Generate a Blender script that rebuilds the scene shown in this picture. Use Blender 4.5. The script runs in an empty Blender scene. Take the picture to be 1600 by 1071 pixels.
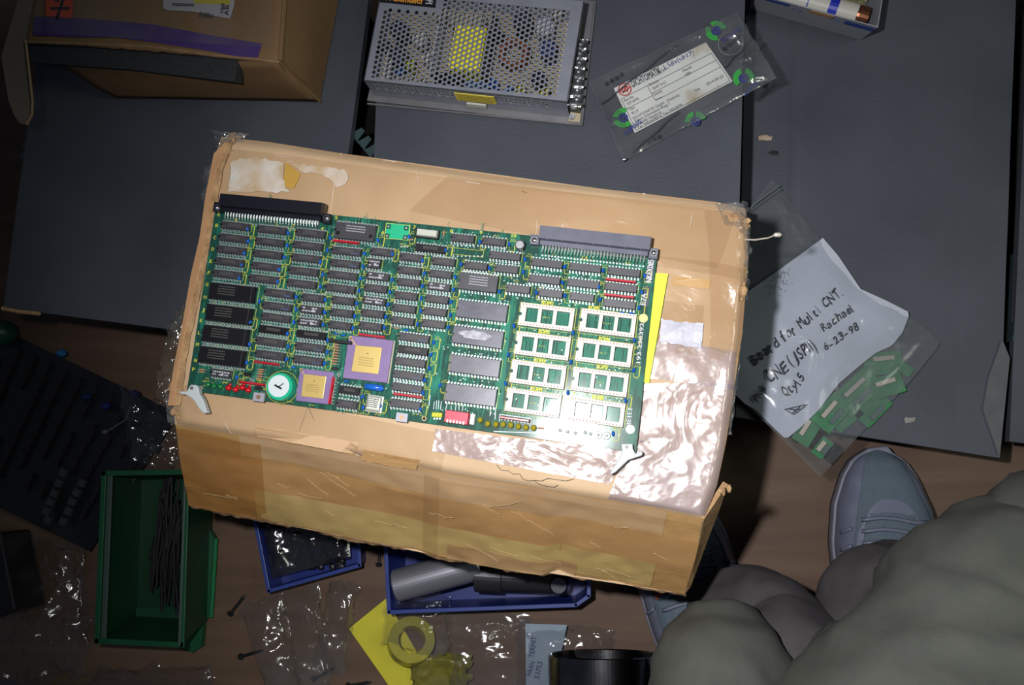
import bpy, math, random
from mathutils import Vector, Matrix, Quaternion, noise
R0 = random.Random(7)
S = bpy.context.scene
C = S.collection
# ------------------------------------------------------------------ camera, world, flash, exposure
FPX, CX, CY, FOOT, CAMZ = 1400.0, 800.0, 535.5, (1000.0, 725.0), 1.02
_r = Vector(((FOOT[0]-CX)/FPX, -(FOOT[1]-CY)/FPX, -1)).normalized()
RQ = _r.rotation_difference(Vector((0, 0, -1)))
cam = bpy.data.cameras.new('camera')
cam.sensor_width = 36.0; cam.lens = 36.0*FPX/1600.0; cam.clip_start = 0.01
camo = bpy.data.objects.new('camera', cam); C.objects.link(camo)
camo.location = (0, 0, CAMZ); camo.rotation_mode = 'QUATERNION'; camo.rotation_quaternion = RQ
S.camera = camo
w = bpy.data.worlds.new('world'); S.world = w; w.use_nodes = True
w.node_tree.nodes['Background'].inputs[0].default_value = (0.62, 0.72, 1.0, 1)
w.node_tree.nodes['Background'].inputs[1].default_value = 0.045
FLASH = Vector((-0.100, 0.052, 1.025))
fl = bpy.data.lights.new('camera_flash', 'SPOT'); fl.energy = 28; fl.shadow_soft_size = 0.012
fl.spot_size = math.radians(92); fl.spot_blend = 1.0; fl.color = (1.0, 0.985, 1.0)
flo = bpy.data.objects.new('camera_flash', fl); C.objects.link(flo); flo.location = FLASH
flo.rotation_mode = 'QUATERNION'
flo.rotation_quaternion = (Vector((0.0, 0.05, 0.3))-FLASH).to_track_quat('-Z', 'Y')
rl = bpy.data.lights.new('room_lamp', 'AREA'); rl.energy = 5.0; rl.size = 0.5; rl.color = (0.93, 1.0, 0.84)
rlo = bpy.data.objects.new('room_lamp', rl); C.objects.link(rlo); rlo.location = (1.15, 0.1, 1.75)
rlo.rotation_mode = 'QUATERNION'; rlo.rotation_quaternion = (Vector((0.25, -0.05, 0))-rlo.location).to_track_quat('-Z', 'Y')
S.view_settings.view_transform = 'Standard'; S.view_settings.look = 'None'
S.view_settings.exposure = 0.0; S.view_settings.gamma = 1.0; S.view_settings.use_curve_mapping = False
S.cycles.max_bounces = 8; S.cycles.transparent_max_bounces = 16
S.cycles.caustics_reflective = False; S.cycles.caustics_refractive = False

def P(px, py, z=0.0):
    r = RQ @ Vector(((px-CX)/FPX, -(py-CY)/FPX, -1))
    t = (z-CAMZ)/r.z
    return Vector((r.x*t, r.y*t, z))
# ------------------------------------------------------------------ materials
def mat(name, c1, c2=None, scale=40, rough=0.6, metal=0.0, bump=0.0, bscale=None, coat=0.0, coat_r=0.1,
        spec=0.5, stretch=(1, 1, 1), detail=6, sharp=0.0, distort=0.0, emit=None, coords='Object', bstretch=None, crough=None):
    m = bpy.data.materials.new(name); m.use_nodes = True
    nt = m.node_tree; N = nt.nodes; L = nt.links; b = N['Principled BSDF']
    b.inputs['Base Color'].default_value = (*c1, 1); b.inputs['Roughness'].default_value = rough
    b.inputs['Metallic'].default_value = metal
    b.inputs['Coat Weight'].default_value = coat; b.inputs['Coat Roughness'].default_value = coat_r
    b.inputs['Specular IOR Level'].default_value = spec
    if c2 or bump:
        tc = N.new('ShaderNodeTexCoord'); mp = N.new('ShaderNodeMapping')
        mp.inputs['Scale'].default_value = stretch
        L.new(tc.outputs[coords], mp.inputs[0])
    if c2:
        n = N.new('ShaderNodeTexNoise'); n.inputs['Scale'].default_value = scale; n.inputs['Detail'].default_value = detail
        n.inputs['Distortion'].default_value = distort
        cr = N.new('ShaderNodeValToRGB'); cr.color_ramp.elements[0].position = 0.3+sharp*0.17
        cr.color_ramp.elements[1].position = 0.7-sharp*0.17
        cr.color_ramp.elements[0].color = (*c1, 1); cr.color_ramp.elements[1].color = (*c2, 1)
        L.new(mp.outputs[0], n.inputs['Vector']); L.new(n.outputs[0], cr.inputs[0]); L.new(cr.outputs[0], b.inputs['Base Color'])
    if bump:
        n2 = N.new('ShaderNodeTexNoise'); n2.inputs['Scale'].default_value = bscale or scale; n2.inputs['Detail'].default_value = 5
        bp = N.new('ShaderNodeBump'); bp.inputs['Strength'].default_value = bump; bp.inputs['Distance'].default_value = 0.002
        if bstretch:
            mp2 = N.new('ShaderNodeMapping'); mp2.inputs['Scale'].default_value = bstretch
            L.new(tc.outputs[coords], mp2.inputs[0]); L.new(mp2.outputs[0], n2.inputs['Vector'])
        else: L.new(mp.outputs[0], n2.inputs['Vector'])
        L.new(n2.outputs[0], bp.inputs['Height']); L.new(bp.outputs[0], b.inputs['Normal'])
    if emit: b.inputs['Emission Color'].default_value = (*emit, 1); b.inputs['Emission Strength'].default_value = 1
    return m
def film_mat(name, tint, opac=0.12, rough=0.12, body=(0.5, 0.5, 0.5), bump=0.6, bscale=60, gloss=0.12, var=0.1, stretch=(1, 1, 1), ridge=0.0):
    """clear plastic: tinted transparency with a thin glossy, slightly milky skin"""
    m = bpy.data.materials.new(name); m.use_nodes = True
    nt = m.node_tree; N = nt.nodes; L = nt.links; N.remove(N['Principled BSDF'])
    out = N['Material Output']
    tr = N.new('ShaderNodeBsdfTransparent'); tr.inputs[0].default_value = (*tint, 1)
    gl = N.new('ShaderNodeBsdfGlossy'); gl.inputs['Roughness'].default_value = rough
    di = N.new('ShaderNodeBsdfDiffuse'); di.inputs[0].default_value = (*body, 1)
    tc = N.new('ShaderNodeTexCoord'); mp = N.new('ShaderNodeMapping'); mp.inputs['Scale'].default_value = stretch
    n = N.new('ShaderNodeTexNoise'); n.inputs['Scale'].default_value = bscale; n.inputs['Detail'].default_value = 4
    n.inputs['Distortion'].default_value = 0.8
    L.new(tc.outputs['Object'], mp.inputs[0]); L.new(mp.outputs[0], n.inputs['Vector'])
    h = n.outputs[0]
    if ridge:
        ma = N.new('ShaderNodeMath'); ma.operation = 'SUBTRACT'; ma.inputs[1].default_value = 0.5; L.new(h, ma.inputs[0])
        ab = N.new('ShaderNodeMath'); ab.operation = 'ABSOLUTE'; L.new(ma.outputs[0], ab.inputs[0])
        mm = N.new('ShaderNodeMath'); mm.operation = 'MINIMUM'; mm.inputs[1].default_value = ridge; L.new(ab.outputs[0], mm.inputs[0]); h = mm.outputs[0]
    bp = N.new('ShaderNodeBump'); bp.inputs['Strength'].default_value = bump; bp.inputs['Distance'].default_value = 0.004
    L.new(h, bp.inputs['Height']); L.new(bp.outputs[0], gl.inputs['Normal'])
    n2 = N.new('ShaderNodeTexNoise'); n2.inputs['Scale'].default_value = bscale*0.5; L.new(mp.outputs[0], n2.inputs['Vector'])
    mr = N.new('ShaderNodeMapRange'); mr.inputs[1].default_value = 0.3; mr.inputs[2].default_value = 0.7
    mr.inputs[3].default_value = max(0, opac-var); mr.inputs[4].default_value = opac+var; L.new(n2.outputs[0], mr.inputs[0])
    m1 = N.new('ShaderNodeMixShader'); L.new(mr.outputs[0], m1.inputs[0]); L.new(tr.outputs[0], m1.inputs[1]); L.new(di.outputs[0], m1.inputs[2])
    m2 = N.new('ShaderNodeMixShader'); m2.inputs[0].default_value = gloss
    L.new(m1.outputs[0], m2.inputs[1]); L.new(gl.outputs[0], m2.inputs[2]); L.new(m2.outputs[0], out.inputs[0])
    return m
# ------------------------------------------------------------------ mesh helpers
class M:
    def __init__(s): s.v = []; s.f = []; s.m = []
    def add(s, vs, fs, mi=0):
        b = len(s.v); s.v += [Vector(v) for v in vs]; s.f += [tuple(i+b for i in f) for f in fs]; s.m += [mi]*len(fs); return s
    def prism(s, poly, z0, z1, mi=0):
        n = len(poly); a = sum(poly[i][0]*poly[(i+1) % n][1]-poly[(i+1) % n][0]*poly[i][1] for i in range(n))
        if a < 0: poly = poly[::-1]
        vs = [(p[0], p[1], z0) for p in poly]+[(p[0], p[1], z1) for p in poly]
        return s.add(vs, [tuple(range(n))[::-1], tuple(range(n, 2*n))]+[(i, (i+1) % n, n+(i+1) % n, n+i) for i in range(n)], mi)
    def loft2(s, bot, top, mi=0, cap=True):
        n = len(bot)
        return s.add(list(bot)+list(top), ([tuple(range(n))[::-1], tuple(range(n, 2*n))] if cap else [])+[(i, (i+1) % n, n+(i+1) % n, n+i) for i in range(n)], mi)
    def box(s, c, d, rz=0, mi=0):
        co, si = math.cos(rz), math.sin(rz); x, y, z = c; a, b, h = d[0]/2, d[1]/2, d[2]/2
        pts = [(x+co*u-si*v, y+si*u+co*v) for u, v in ((-a, -b), (a, -b), (a, b), (-a, b))]
        return s.prism(pts, z-h, z+h, mi)
    def bbox(s, c, d, bev, mi=0):
        x, y, z = c; a, b, h = d[0]/2, d[1]/2, d[2]/2; e = bev
        def ring(q, zz): return [(x-a+q, y-b+q, zz), (x+a-q, y-b+q, zz), (x+a-q, y+b-q, zz), (x-a+q, y+b-q, zz)]
        rs = [ring(e*.6, z-h), ring(0, z), ring(e, z+h)]
        vs = sum(rs, []); fs = [(3, 2, 1, 0), (8, 9, 10, 11)]
        for k in (0, 4): fs += [(k+i, k+(i+1) % 4, k+4+(i+1) % 4, k+4+i) for i in range(4)]
        return s.add(vs, fs, mi)
    def cyl(s, c, r, h, n=16, mi=0, r2=None):
        r2 = r if r2 is None else r2
        a = [(c[0]+r*math.cos(t*2*math.pi/n), c[1]+r*math.sin(t*2*math.pi/n), c[2]) for t in range(n)]
        b = [(c[0]+r2*math.cos(t*2*math.pi/n), c[1]+r2*math.sin(t*2*math.pi/n), c[2]+h) for t in range(n)]
        return s.loft2(a, b, mi)
    def tube(s, pts, r, n=8, mi=0, cap=True):
        pts = [Vector(p) for p in pts]; rr = r if isinstance(r, (list, tuple)) else [r]*len(pts)
        vs = []; up = None
        for i, p in enumerate(pts):
            t = (pts[min(i+1, len(pts)-1)]-pts[max(i-1, 0)]).normalized()
            if up is None: up = Vector((0, 0, 1)) if abs(t.z) < .9 else Vector((1, 0, 0))
            a = t.cross(up).normalized(); b = a.cross(t).normalized(); up = b
            q = rr[i] if isinstance(rr[i], (tuple, list)) else (rr[i], rr[i])
            vs += [p+a*q[0]*math.cos(2*math.pi*k/n)+b*q[1]*math.sin(2*math.pi*k/n) for k in range(n)]
        fs = [(i*n+k, i*n+(k+1) % n, (i+1)*n+(k+1) % n, (i+1)*n+k) for i in range(len(pts)-1) for k in range(n)]
        if cap: fs += [tuple(range(n))[::-1], tuple(range((len(pts)-1)*n, len(pts)*n))]
        return s.add(vs, fs, mi)
    def grid(s, fn, nx, ny, mi=0):
        vs = [fn(i/nx, j/ny) for j in range(ny+1) for i in range(nx+1)]
        return s.add(vs, [(j*(nx+1)+i, j*(nx+1)+i+1, (j+1)*(nx+1)+i+1, (j+1)*(nx+1)+i) for j in range(ny) for i in range(nx)], mi)
    def ell(s, c, r, n=8, k=5, mi=0, half=False):
        vs = []; fs = []
        lo = 0.0 if half else -math.pi/2
        for j in range(k+1):
            ph = lo+(math.pi/2-lo)*j/k
            vs += [(c[0]+r[0]*math.cos(ph)*math.cos(2*math.pi*i/n), c[1]+r[1]*math.cos(ph)*math.sin(2*math.pi*i/n), c[2]+r[2]*math.sin(ph)) for i in range(n)]
        fs = [(j*n+i, j*n+(i+1) % n, (j+1)*n+(i+1) % n, (j+1)*n+i) for j in range(k) for i in range(n)]
        return s.add(vs, fs, mi)
W = {}
def Wm(o): return W.get(o.name, Matrix.Identity(4)) if o else Matrix.Identity(4)
def link(name, m, mats, parent=None, smooth=False, local=False, label=None, solid=0, kind=None, base=None, bevel=0):
    me = bpy.data.meshes.new(name)
    if parent and not local: inv = Wm(parent).inverted(); vs = [inv @ v for v in m.v]
    elif base is not None: vs = [v-base for v in m.v]
    else: vs = m.v
    me.from_pydata([tuple(v) for v in vs], [], m.f)
    for x in (mats if isinstance(mats, (list, tuple)) else [mats]): me.materials.append(x)
    me.polygons.foreach_set('material_index', m.m)
    if smooth: me.polygons.foreach_set('use_smooth', [True]*len(m.f))
    me.update()
    o = bpy.data.objects.new(name, me); C.objects.link(o)
    if parent: o.parent = parent; W[o.name] = Wm(parent)
    if base is not None: o.location = base; W[o.name] = Matrix.Translation(base)
    if label: o['label'] = label
    if kind: o['kind'] = kind
    if solid:
        md = o.modifiers.new('thickness', 'SOLIDIFY'); md.thickness = solid; md.offset = -1
    if bevel:
        md = o.modifiers.new('bevel', 'BEVEL'); md.width = bevel; md.segments = 2; md.limit_method = 'ANGLE'
    return o
def thing(name, label, cat, loc, group=None, rz=0):
    o = bpy.data.objects.new(name, None); C.objects.link(o); o.empty_display_size = 0.01
    o.location = loc; o.rotation_euler = (0, 0, rz); o['label'] = label; o['category'] = cat
    if group: o['group'] = group
    W[o.name] = Matrix.Translation(loc) @ Matrix.Rotation(rz, 4, 'Z')
    return o
def solo(name, m, mats, label, cat, group=None, **k):
    n = len(m.v); b = Vector((sum(v.x for v in m.v)/n, sum(v.y for v in m.v)/n, min(v.z for v in m.v)))
    o = link(name, m, mats, base=b, **k); o['label'] = label; o['category'] = cat
    if group: o['group'] = group
    return o
def PP(pts, z): return [P(x, y, z) for x, y in pts]
def lerp(a, b, t): return a+(b-a)*t
def bil(q, u, v): return lerp(lerp(q[0], q[1], u), lerp(q[3], q[2], u), v)
_fc = bpy.data.curves.new('glyphs', 'FONT'); _fo = bpy.data.objects.new('glyphs', _fc); C.objects.link(_fo)
def glyphs(s):
    _fc.body = s; _fc.size = 1; _fc.resolution_u = 2
    dg = bpy.context.evaluated_depsgraph_get(); dg.update()
    me = bpy.data.meshes.new_from_object(_fo.evaluated_get(dg))
    vs = [v.co.copy() for v in me.vertices]; fs = [tuple(p.vertices) for p in me.polygons]
    bpy.data.meshes.remove(me); return vs, fs
_gc = {}
def text(m, s, a, b, h, hand=0, mi=0, bold=0, lift=0.0):
    """lettering along a->b (3-D points) with cap height h, added to mesh m"""
    a = Vector(a); b = Vector(b); ex = (b-a); wd = ex.length; ex.normalize(); ey = Vector((-ex.y, ex.x, 0)).normalized()
    if s not in _gc: _gc[s] = glyphs(s)
    vs, fs = _gc[s]
    if not vs: return m
    x0 = min(v.x for v in vs); x1 = max(v.x for v in vs); sx = wd/(x1-x0); sy = h/0.7
    rr = random.Random(len(s)*3+1)
    out = []
    for v in vs:
        dx = dy = 0
        if hand:
            k = (v.x-x0)*2.2
            dy = hand*(noise.noise(Vector((k, 1.7, len(s))))*0.35)+hand*0.12*noise.noise(Vector((v.x*6, v.y*6, 3)))
            dx = hand*(v.y*0.25+0.12*noise.noise(Vector((v.x*6, v.y*6, 9))))
        out.append(a+ex*((v.x-x0+dx)*sx)+ey*((v.y+dy)*sy)+Vector((0, 0, lift)))
    m.add(out, fs, mi)
    if bold:
        m.add([o+ex*bold for o in out], fs, mi); m.add([o+ey*bold+Vector((0, 0, .00002)) for o in out], fs, mi)
    return m
def crump(x, y, sc, seed=0.0):
    """creased sheet height, 0..1"""
    v = Vector((x*sc, y*sc, seed)); a = 0; amp = 0.5
    for k in range(4):
        a += amp*(1-abs(noise.noise(v))*2.2); v = v*2.1+Vector((3.1, 1.7, 0)); amp *= 0.5
    return a
def sheet(px, z, amp=0.003, sc=30, seed=0, nx=40, ny=40, zf=None, edge=True, wob=0.0, mask=None):
    q = PP(px, z); m = M()
    def fn(u, v):
        e = min(u, 1-u, v, 1-v)
        uu = u; vv = v
        p = bil(q, uu, vv)
        if wob and e < 0.04:
            p = p+Vector((noise.noise(Vector((u*7, v*7, seed+5)))*wob, noise.noise(Vector((u*7, v*7, seed+15)))*wob, 0))
        h = amp*max(0, crump(p.x, p.y, sc, seed))
        if edge: h *= min(1, e*8)*0.8+0.2
        if mask: h *= mask(u, v)
        p.z = z+h+(zf(p.x, p.y, u, v) if zf else 0)
        return p
    m.grid(fn, nx, ny); return m

# ------------------------------------------------------------------ colours
card = mat('cardboard', (0.60, 0.43, 0.265), (0.51, 0.35, 0.205), 9, 0.62, bump=0.12, bscale=260, spec=0.3)
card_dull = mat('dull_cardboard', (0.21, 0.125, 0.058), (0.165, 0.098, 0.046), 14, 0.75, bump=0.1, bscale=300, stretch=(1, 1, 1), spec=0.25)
card_edge = mat('corrugated_edge', (0.50, 0.31, 0.15), (0.27, 0.155, 0.07), 120, 0.8, bump=0.4, bscale=300)
card_grey = mat('grey_coated_board', (0.044, 0.050, 0.064), (0.064, 0.071, 0.088), 9, 0.6, bump=0.14, bscale=420, spec=0.35, bstretch=(.5, 1, 1), detail=9)
card_dark = mat('underlid_shade', (0.008, 0.008, 0.009), rough=0.9)  # near-black body colour stands in for the shade below the lid overhang
plywood = mat('plywood_floor', (0.092, 0.056, 0.036), (0.140, 0.088, 0.058), 9, 0.6, bump=0.15, bscale=30, stretch=(0.35, 3.2, 1), distort=1.2, detail=8, spec=0.3)
foam = mat('black_foam', (0.016, 0.018, 0.021), (0.032, 0.035, 0.04), 500, 0.95, bump=0.6, bscale=500)
steel = mat('brushed_steel', (0.50, 0.51, 0.53), rough=0.28, metal=1.0)
zinc = mat('zinc_plate', (0.36, 0.38, 0.44), (0.30, 0.32, 0.38), 60, 0.42, metal=0.55)
dsteel = mat('oiled_steel', (0.22, 0.22, 0.25), (0.10, 0.10, 0.12), 25, 0.22, metal=1.0)
black = mat('black_plastic', (0.010, 0.010, 0.012), rough=0.4)
blackm = mat('black_matt', (0.006, 0.006, 0.007), rough=0.9)
paper = mat('white_paper', (0.34, 0.38, 0.46), (0.29, 0.33, 0.41), 20, 0.8, bump=0.2, bscale=40)
ink = mat('black_ink', (0.012, 0.012, 0.02), rough=0.7)
def flat(name, c, r=0.6, **k): return mat(name, c, rough=r, **k)

# ------------------------------------------------------------------ floor
fm = M(); fm.grid(lambda u, v: Vector((-1.3+2.6*u, -1.3+2.5*v, 0)), 4, 4)
o = link('floor', fm, plywood, kind='structure')

# ------------------------------------------------------------------ grey storage boxes under everything
def storage(px, z, label, seed, overhang=0.02, creases=()):
    t = thing('storage_box', label, 'box', P(sum(p[0] for p in px)/4, sum(p[1] for p in px)/4, 0), 'grey storage boxes in a row')
    q = PP(px, z); m = M()
    def fn(u, v):
        p = bil(q, u, v); p.z = z+0.0015*noise.noise(Vector((p.x*9, p.y*9, seed)))-0.0012
        for (cu, cw, cd) in creases:
            d = abs(u-cu)/cw
            if d < 1: p.z -= cd*(1-d)
        return p
    n = 60; m.grid(lambda u, v: fn(u, 1-v), n, n)
    link('lid', m, card_grey, t, smooth=True)
    sd = M(); top = [fn(u, v) for u, v in [(i/20, 0) for i in range(20)]+[(1, i/20) for i in range(20)]+[(1-i/20, 1) for i in range(20)]+[(0, 1-i/20) for i in range(20)]]
    bot = [Vector((p.x, p.y, z-0.012)) for p in top]
    k = len(top); sd.add(bot+top, [(i, k+i, k+(i+1) % k, (i+1) % k) for i in range(k)]+[tuple(range(k))])
    link('lid_edge', sd, card_grey, t)
    c = sum(q, Vector())/4
    def ins(p, d): 
        r = (c-p); r.z = 0; return Vector((p.x, p.y, 0))+r.normalized()*d
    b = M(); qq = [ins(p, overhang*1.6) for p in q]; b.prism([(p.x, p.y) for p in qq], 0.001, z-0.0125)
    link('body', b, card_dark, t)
    return t
s1 = storage([(78, -60), (583, -60), (503, 545), (4, 481)], 0.200, 'grey board storage box at left, below the brown carton with purple tape', 1, creases=((.66, .004, .001),))
s2 = storage([(596, -60), (1166, -60), (1149, 560), (574, 490)], 0.200, 'grey board storage box in the middle, under the perforated power supply', 2, creases=((.36, .006, .0008), (.75, .006, .001)))
Z3 = 0.100
s3 = storage([(1168, -60), (1590, -60), (1562, 716), (1150, 652)], Z3, 'grey board storage box at right, under the bag with the handwritten note', 3, creases=((.2, .006, .0015), (.84, .008, .002)))
s4 = storage([(1612, -60), (2000, -60), (2000, 740), (1578, 690)], 0.09, 'grey board storage box cut off by the right edge', 4)
# metal runners in the gaps
def runner(p0, p1, z, label, n, wd=0.012):
    a, b = P(*p0, z), P(*p1, z); d = (b-a); ln = d.length; rz = math.atan2(d.y, d.x); m = M()
    t = thing('drawer_runner', label, 'runner', Vector((a.x, a.y, z-.03)))
    ex = d.normalized(); ey = Vector((-ex.y, ex.x, 0))
    m.box(((a+b)/2)-Vector((0, 0, .0155)), (ln, 0.0015, 0.03), rz)
    link('web', m, run_m, t)
    m = M()
    for i in range(n):
        c = a+ex*ln*(i+.5)/n+ey*wd/2
        pts = [c+ex*ln/n*.5*k+ey*wd*.5*s_ for k, s_ in ((-.9, -1), (.9, -1), (.45, 1), (-.45, 1))]
        m.prism([(p.x, p.y) for p in pts], z-.0012, z)
    link('toothed_flange', m, run_m, t)
run_m = mat('zinc_green', (0.10, 0.16, 0.17), rough=0.35, metal=0.7)
runner((548, 208), (580, 246), 0.186, 'zinc drawer runner between the left and middle grey storage boxes', 3)
runner((60, 186), (46, 252), 0.180, 'zinc drawer runner along the left edge of the left storage box', 4, -0.012)
runner((1596, 390), (1584, 532), 0.088, 'zinc toothed runner in the gap at the right edge', 6, 0.008)

# ------------------------------------------------------------------ the big taped carton
ZT = 0.330
carton = thing('cardboard_carton', 'large worn brown cardboard carton wrapped in packing tape, under the green circuit board', 'box', P(700, 600, 0.2))
def poly_at(pts, u):
    n = len(pts)-1; k = min(int(u*n), n-1); f = u*n-k
    return pts[k][0]*(1-f)+pts[k+1][0]*f, pts[k][1]*(1-f)+pts[k+1][1]*f
def resample(pts):
    L_ = [0]
    for a, b in zip(pts, pts[1:]): L_.append(L_[-1]+math.hypot(b[0]-a[0], b[1]-a[1]))
    def f(u):
        s_ = u*L_[-1]
        for i in range(len(L_)-1):
            if s_ <= L_[i+1]+1e-9:
                k = (s_-L_[i])/max(1e-9, L_[i+1]-L_[i]); return pts[i][0]*(1-k)+pts[i+1][0]*k, pts[i][1]*(1-k)+pts[i+1][1]*k
        return pts[-1]
    return f
back = resample([(346, 214), (420, 222), (600, 250), (720, 268), (850, 285), (1000, 302), (1120, 316), (1165, 326)])
front = resample([(274, 664), (379, 681), (478, 696), (556, 711), (700, 740), (947, 782), (1030, 797), (1100, 811)])
leftS = resample([(346, 214), (330, 262), (322, 330), (300, 440), (268, 600), (274, 664)])
rightS = resample([(1165, 326), (1169, 400), (1160, 520), (1135, 690), (1120, 760), (1100, 811)])
def coons(u, v):     # v: 0 back .. 1 front
    b, f, l, r = back(u), front(u), leftS(v), rightS(v); out = []
    for k in (0, 1):
        c = (1-v)*b[k]+v*f[k]+(1-u)*l[k]+u*r[k]-((1-u)*(1-v)*back(0)[k]+u*(1-v)*back(1)[k]+(1-u)*v*front(0)[k]+u*v*front(1)[k])
        out.append(c)
    return out
def ztop(u, v):
    z = ZT+0.0022*noise.noise(Vector((u*5, v*4, 2)))+0.0007*noise.noise(Vector((u*22, v*14, 7)))
    e = min(u*1.7, (1-u)*1.7, v, (1-v)*1.3)
    if e < 0.03: z -= 0.007*(1-e/0.03)**2
    # keep flat beneath the circuit board
    if 0.02 < u < 0.9 and 0.25 < v < 0.85: z = min(z, ZT+0.0008)
    if u > .985 and v < .1: z -= .004*noise.noise(Vector((u*90, v*60, 1)))
    return z
m = M(); m.grid(lambda u, v: P(*coons(u, 1-v), ztop(u, 1-v)), 130, 80)
link('top_panel', m, card, carton, smooth=True)
lowf = resample([(295, 790), (320, 796), (400, 811), (469, 824), (580, 848), (646, 858), (680, 868), (747, 881), (807, 892), (845, 898), (872, 888), (902, 899), (966, 910), (1029, 921), (1070, 929)])
ZL = 0.235
def frontp(u, v, off=0.0):
    a = P(*front(u), ztop(u, 1)); b = P(*lowf(u), ZL)
    p = lerp(a, b, v)
    n_ = Vector((0.12, -0.72, 0.68)).normalized()
    bow = 0.006*math.sin(math.pi*v)*noise.noise(Vector((u*3, v, 4)))+0.0012*noise.noise(Vector((u*25, v*9, 1)))
    return p+n_*(bow*min(1, v*6)+off)
m = M(); m.grid(lambda u, v: frontp(u, 1-v), 110, 24); link('front_panel', m, mat('front_cardboard', (0.58, 0.36, 0.155), (0.47, 0.27, 0.10), 12, 0.55, bump=.15, bscale=200, distort=.6), carton, smooth=True)
# frayed lower lip of the front panel (corrugated edge)
m = M()
def lip(u, v):
    p = frontp(u, 1); d = 0.0022*(1+1.2*noise.noise(Vector((u*11, 0, 2)))+.5*noise.noise(Vector((u*70, 0, 5))))
    return p+Vector((0.001, -d*v*1.3, -0.006*v+0.0012))
m.grid(lambda u, v: lip(u, 1-v), 200, 3); link('torn_lower_edge', m, card_edge, carton)
# left side, right side, back, bottom
def side(fn_top, z, n=40):
    mm = M()
    def f(u, v):
        a = P(*fn_top(u), ZT-0.006); b = Vector((a.x, a.y, z)); return lerp(a, b, v)
    mm.grid(f, n, 2); return mm
link('left_side', side(leftS, 0.205), card, carton, solid=-0.003)
link('back_side', side(back, 0.205), card, carton)
m = M(); br = [(1100, 812), (1137, 757), (1126, 792), (1104, 850), (1080, 916), (1070, 929)]
zz = [ZT-.006, ZT-.012, 0.30, .27, .24, ZL]
pts = [P(x, y, z) for (x, y), z in zip(br, zz)]
m.add([pts[0], pts[1], pts[2], pts[3], pts[4], pts[5]], [(0, 5, 4), (0, 4, 3), (0, 3, 2), (0, 2, 1)])
link('right_flap', m, card_edge, carton, solid=0.004)
m = M()
def rs(u, v):
    a = P(*rightS(u), ZT-0.006); b = Vector((a.x-.01, a.y, 0.22)); return lerp(a, b, v)
m.grid(rs, 30, 4); link('right_side', m, card, carton)
m = M(); bl = [P(*lowf(0), ZL), P(*lowf(.5), ZL), P(*lowf(1), ZL)]; bk = [P(*back(1), 0.205), P(*back(0), 0.205)]
m.add(bl+bk, [(0, 1, 2, 3, 4)]); link('bottom_panel', m, card, carton)
# outer flap strip standing along the left side
m = M()
lf = resample([(352, 222), (338, 262), (331, 300), (318, 380), (302, 455), (288, 520), (277, 580), (270, 634)])
lo = resample([(334, 240), (322, 300), (312, 370), (298, 430), (286, 500), (272, 570), (262, 634)])
m.grid(lambda u, v: P(*[lerp(lo(u)[k], lf(u)[k], v) for k in (0, 1)], ZT+.0015+.002*v), 50, 3)
link('left_flap', m, mat('flap_board', (0.62, 0.35, 0.18), (0.5, 0.28, 0.13), 30, .6, bump=.2, bscale=200), carton, solid=0.004)
m = M()
m.grid(lambda u, v: P(*[lf(u)[k]+(.5+v*11+2.5*noise.noise(Vector((u*14, 3, 0))))*(1 if k == 0 else .08) for k in (0, 1)], ZT+.0026+.0006*noise.noise(Vector((u*90, v*5, 0)))), 120, 5)
link('corrugated_rim', m, card_edge, carton, label='pale torn corrugated rim along the left edge')
m = M(); m.tube([P(4, 482, .1985), P(30, 487, .1985), P(62, 490, .1985)], .0022, 6); link('bare_edge', m, card_edge, s1, label='bare tan board showing at the lower left corner')
m = M(); m.add([P(1536, 640, Z3+.0012), P(1562, 716, Z3+.0012), P(1578, 560, Z3+.0012), P(1566, 530, Z3+.0012), P(1545, 590, Z3+.0012)], [(0, 1, 2, 3, 4)]); link('worn_patch', m, mat('scuffed_board', (.075, .08, .088), (.10, .105, .11), 50, .8), s3, label='scuffed paler patch at the lower right corner')
# ---- tapes and residue on the top (all thin real sheets, parts of the carton)
TA = film_mat('clear_tape', (0.99, 0.96, 0.92), opac=0.05, rough=0.16, body=(.70, .58, .46), bump=.5, bscale=26, gloss=.06, var=.05, ridge=.10)
TS = film_mat('smooth_tape', (0.99, 0.965, 0.93), opac=0.04, rough=0.16, body=(.6, .45, .3), bump=.35, bscale=26, gloss=.07, var=.03)
TC = film_mat('crinkled_tape', (0.98, 0.94, 0.92), opac=0.34, rough=0.24, body=(.62, .545, .62), bump=.8, bscale=17, gloss=.17, var=.08, ridge=.14)  # milky lilac body colour carries the tint of the flash glare
TB = film_mat('brown_tape', (0.95, 0.86, 0.72), opac=0.05, rough=0.2, body=(.5, .3, .1), bump=.3, bscale=50, gloss=.05)
TY = film_mat('yellow_tape', (0.93, 0.80, 0.44), opac=0.30, rough=0.2, body=(.64, .46, .13), bump=.4, bscale=70, gloss=.05, var=.12)
def inv_coons(px, py):
    u, v = .5, .5
    for _ in range(25):
        c = coons(u, v); e = .001; cu = coons(u+e, v); cv = coons(u, v+e)
        a, b, c_, d = (cu[0]-c[0])/e, (cv[0]-c[0])/e, (cu[1]-c[1])/e, (cv[1]-c[1])/e
        det = a*d-b*c_; rx, ry = px-c[0], py-c[1]
        u += (d*rx-b*ry)/det; v += (-c_*rx+a*ry)/det
        u = min(max(u, 0), 1); v = min(max(v, 0), 1)
    return u, v
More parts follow.
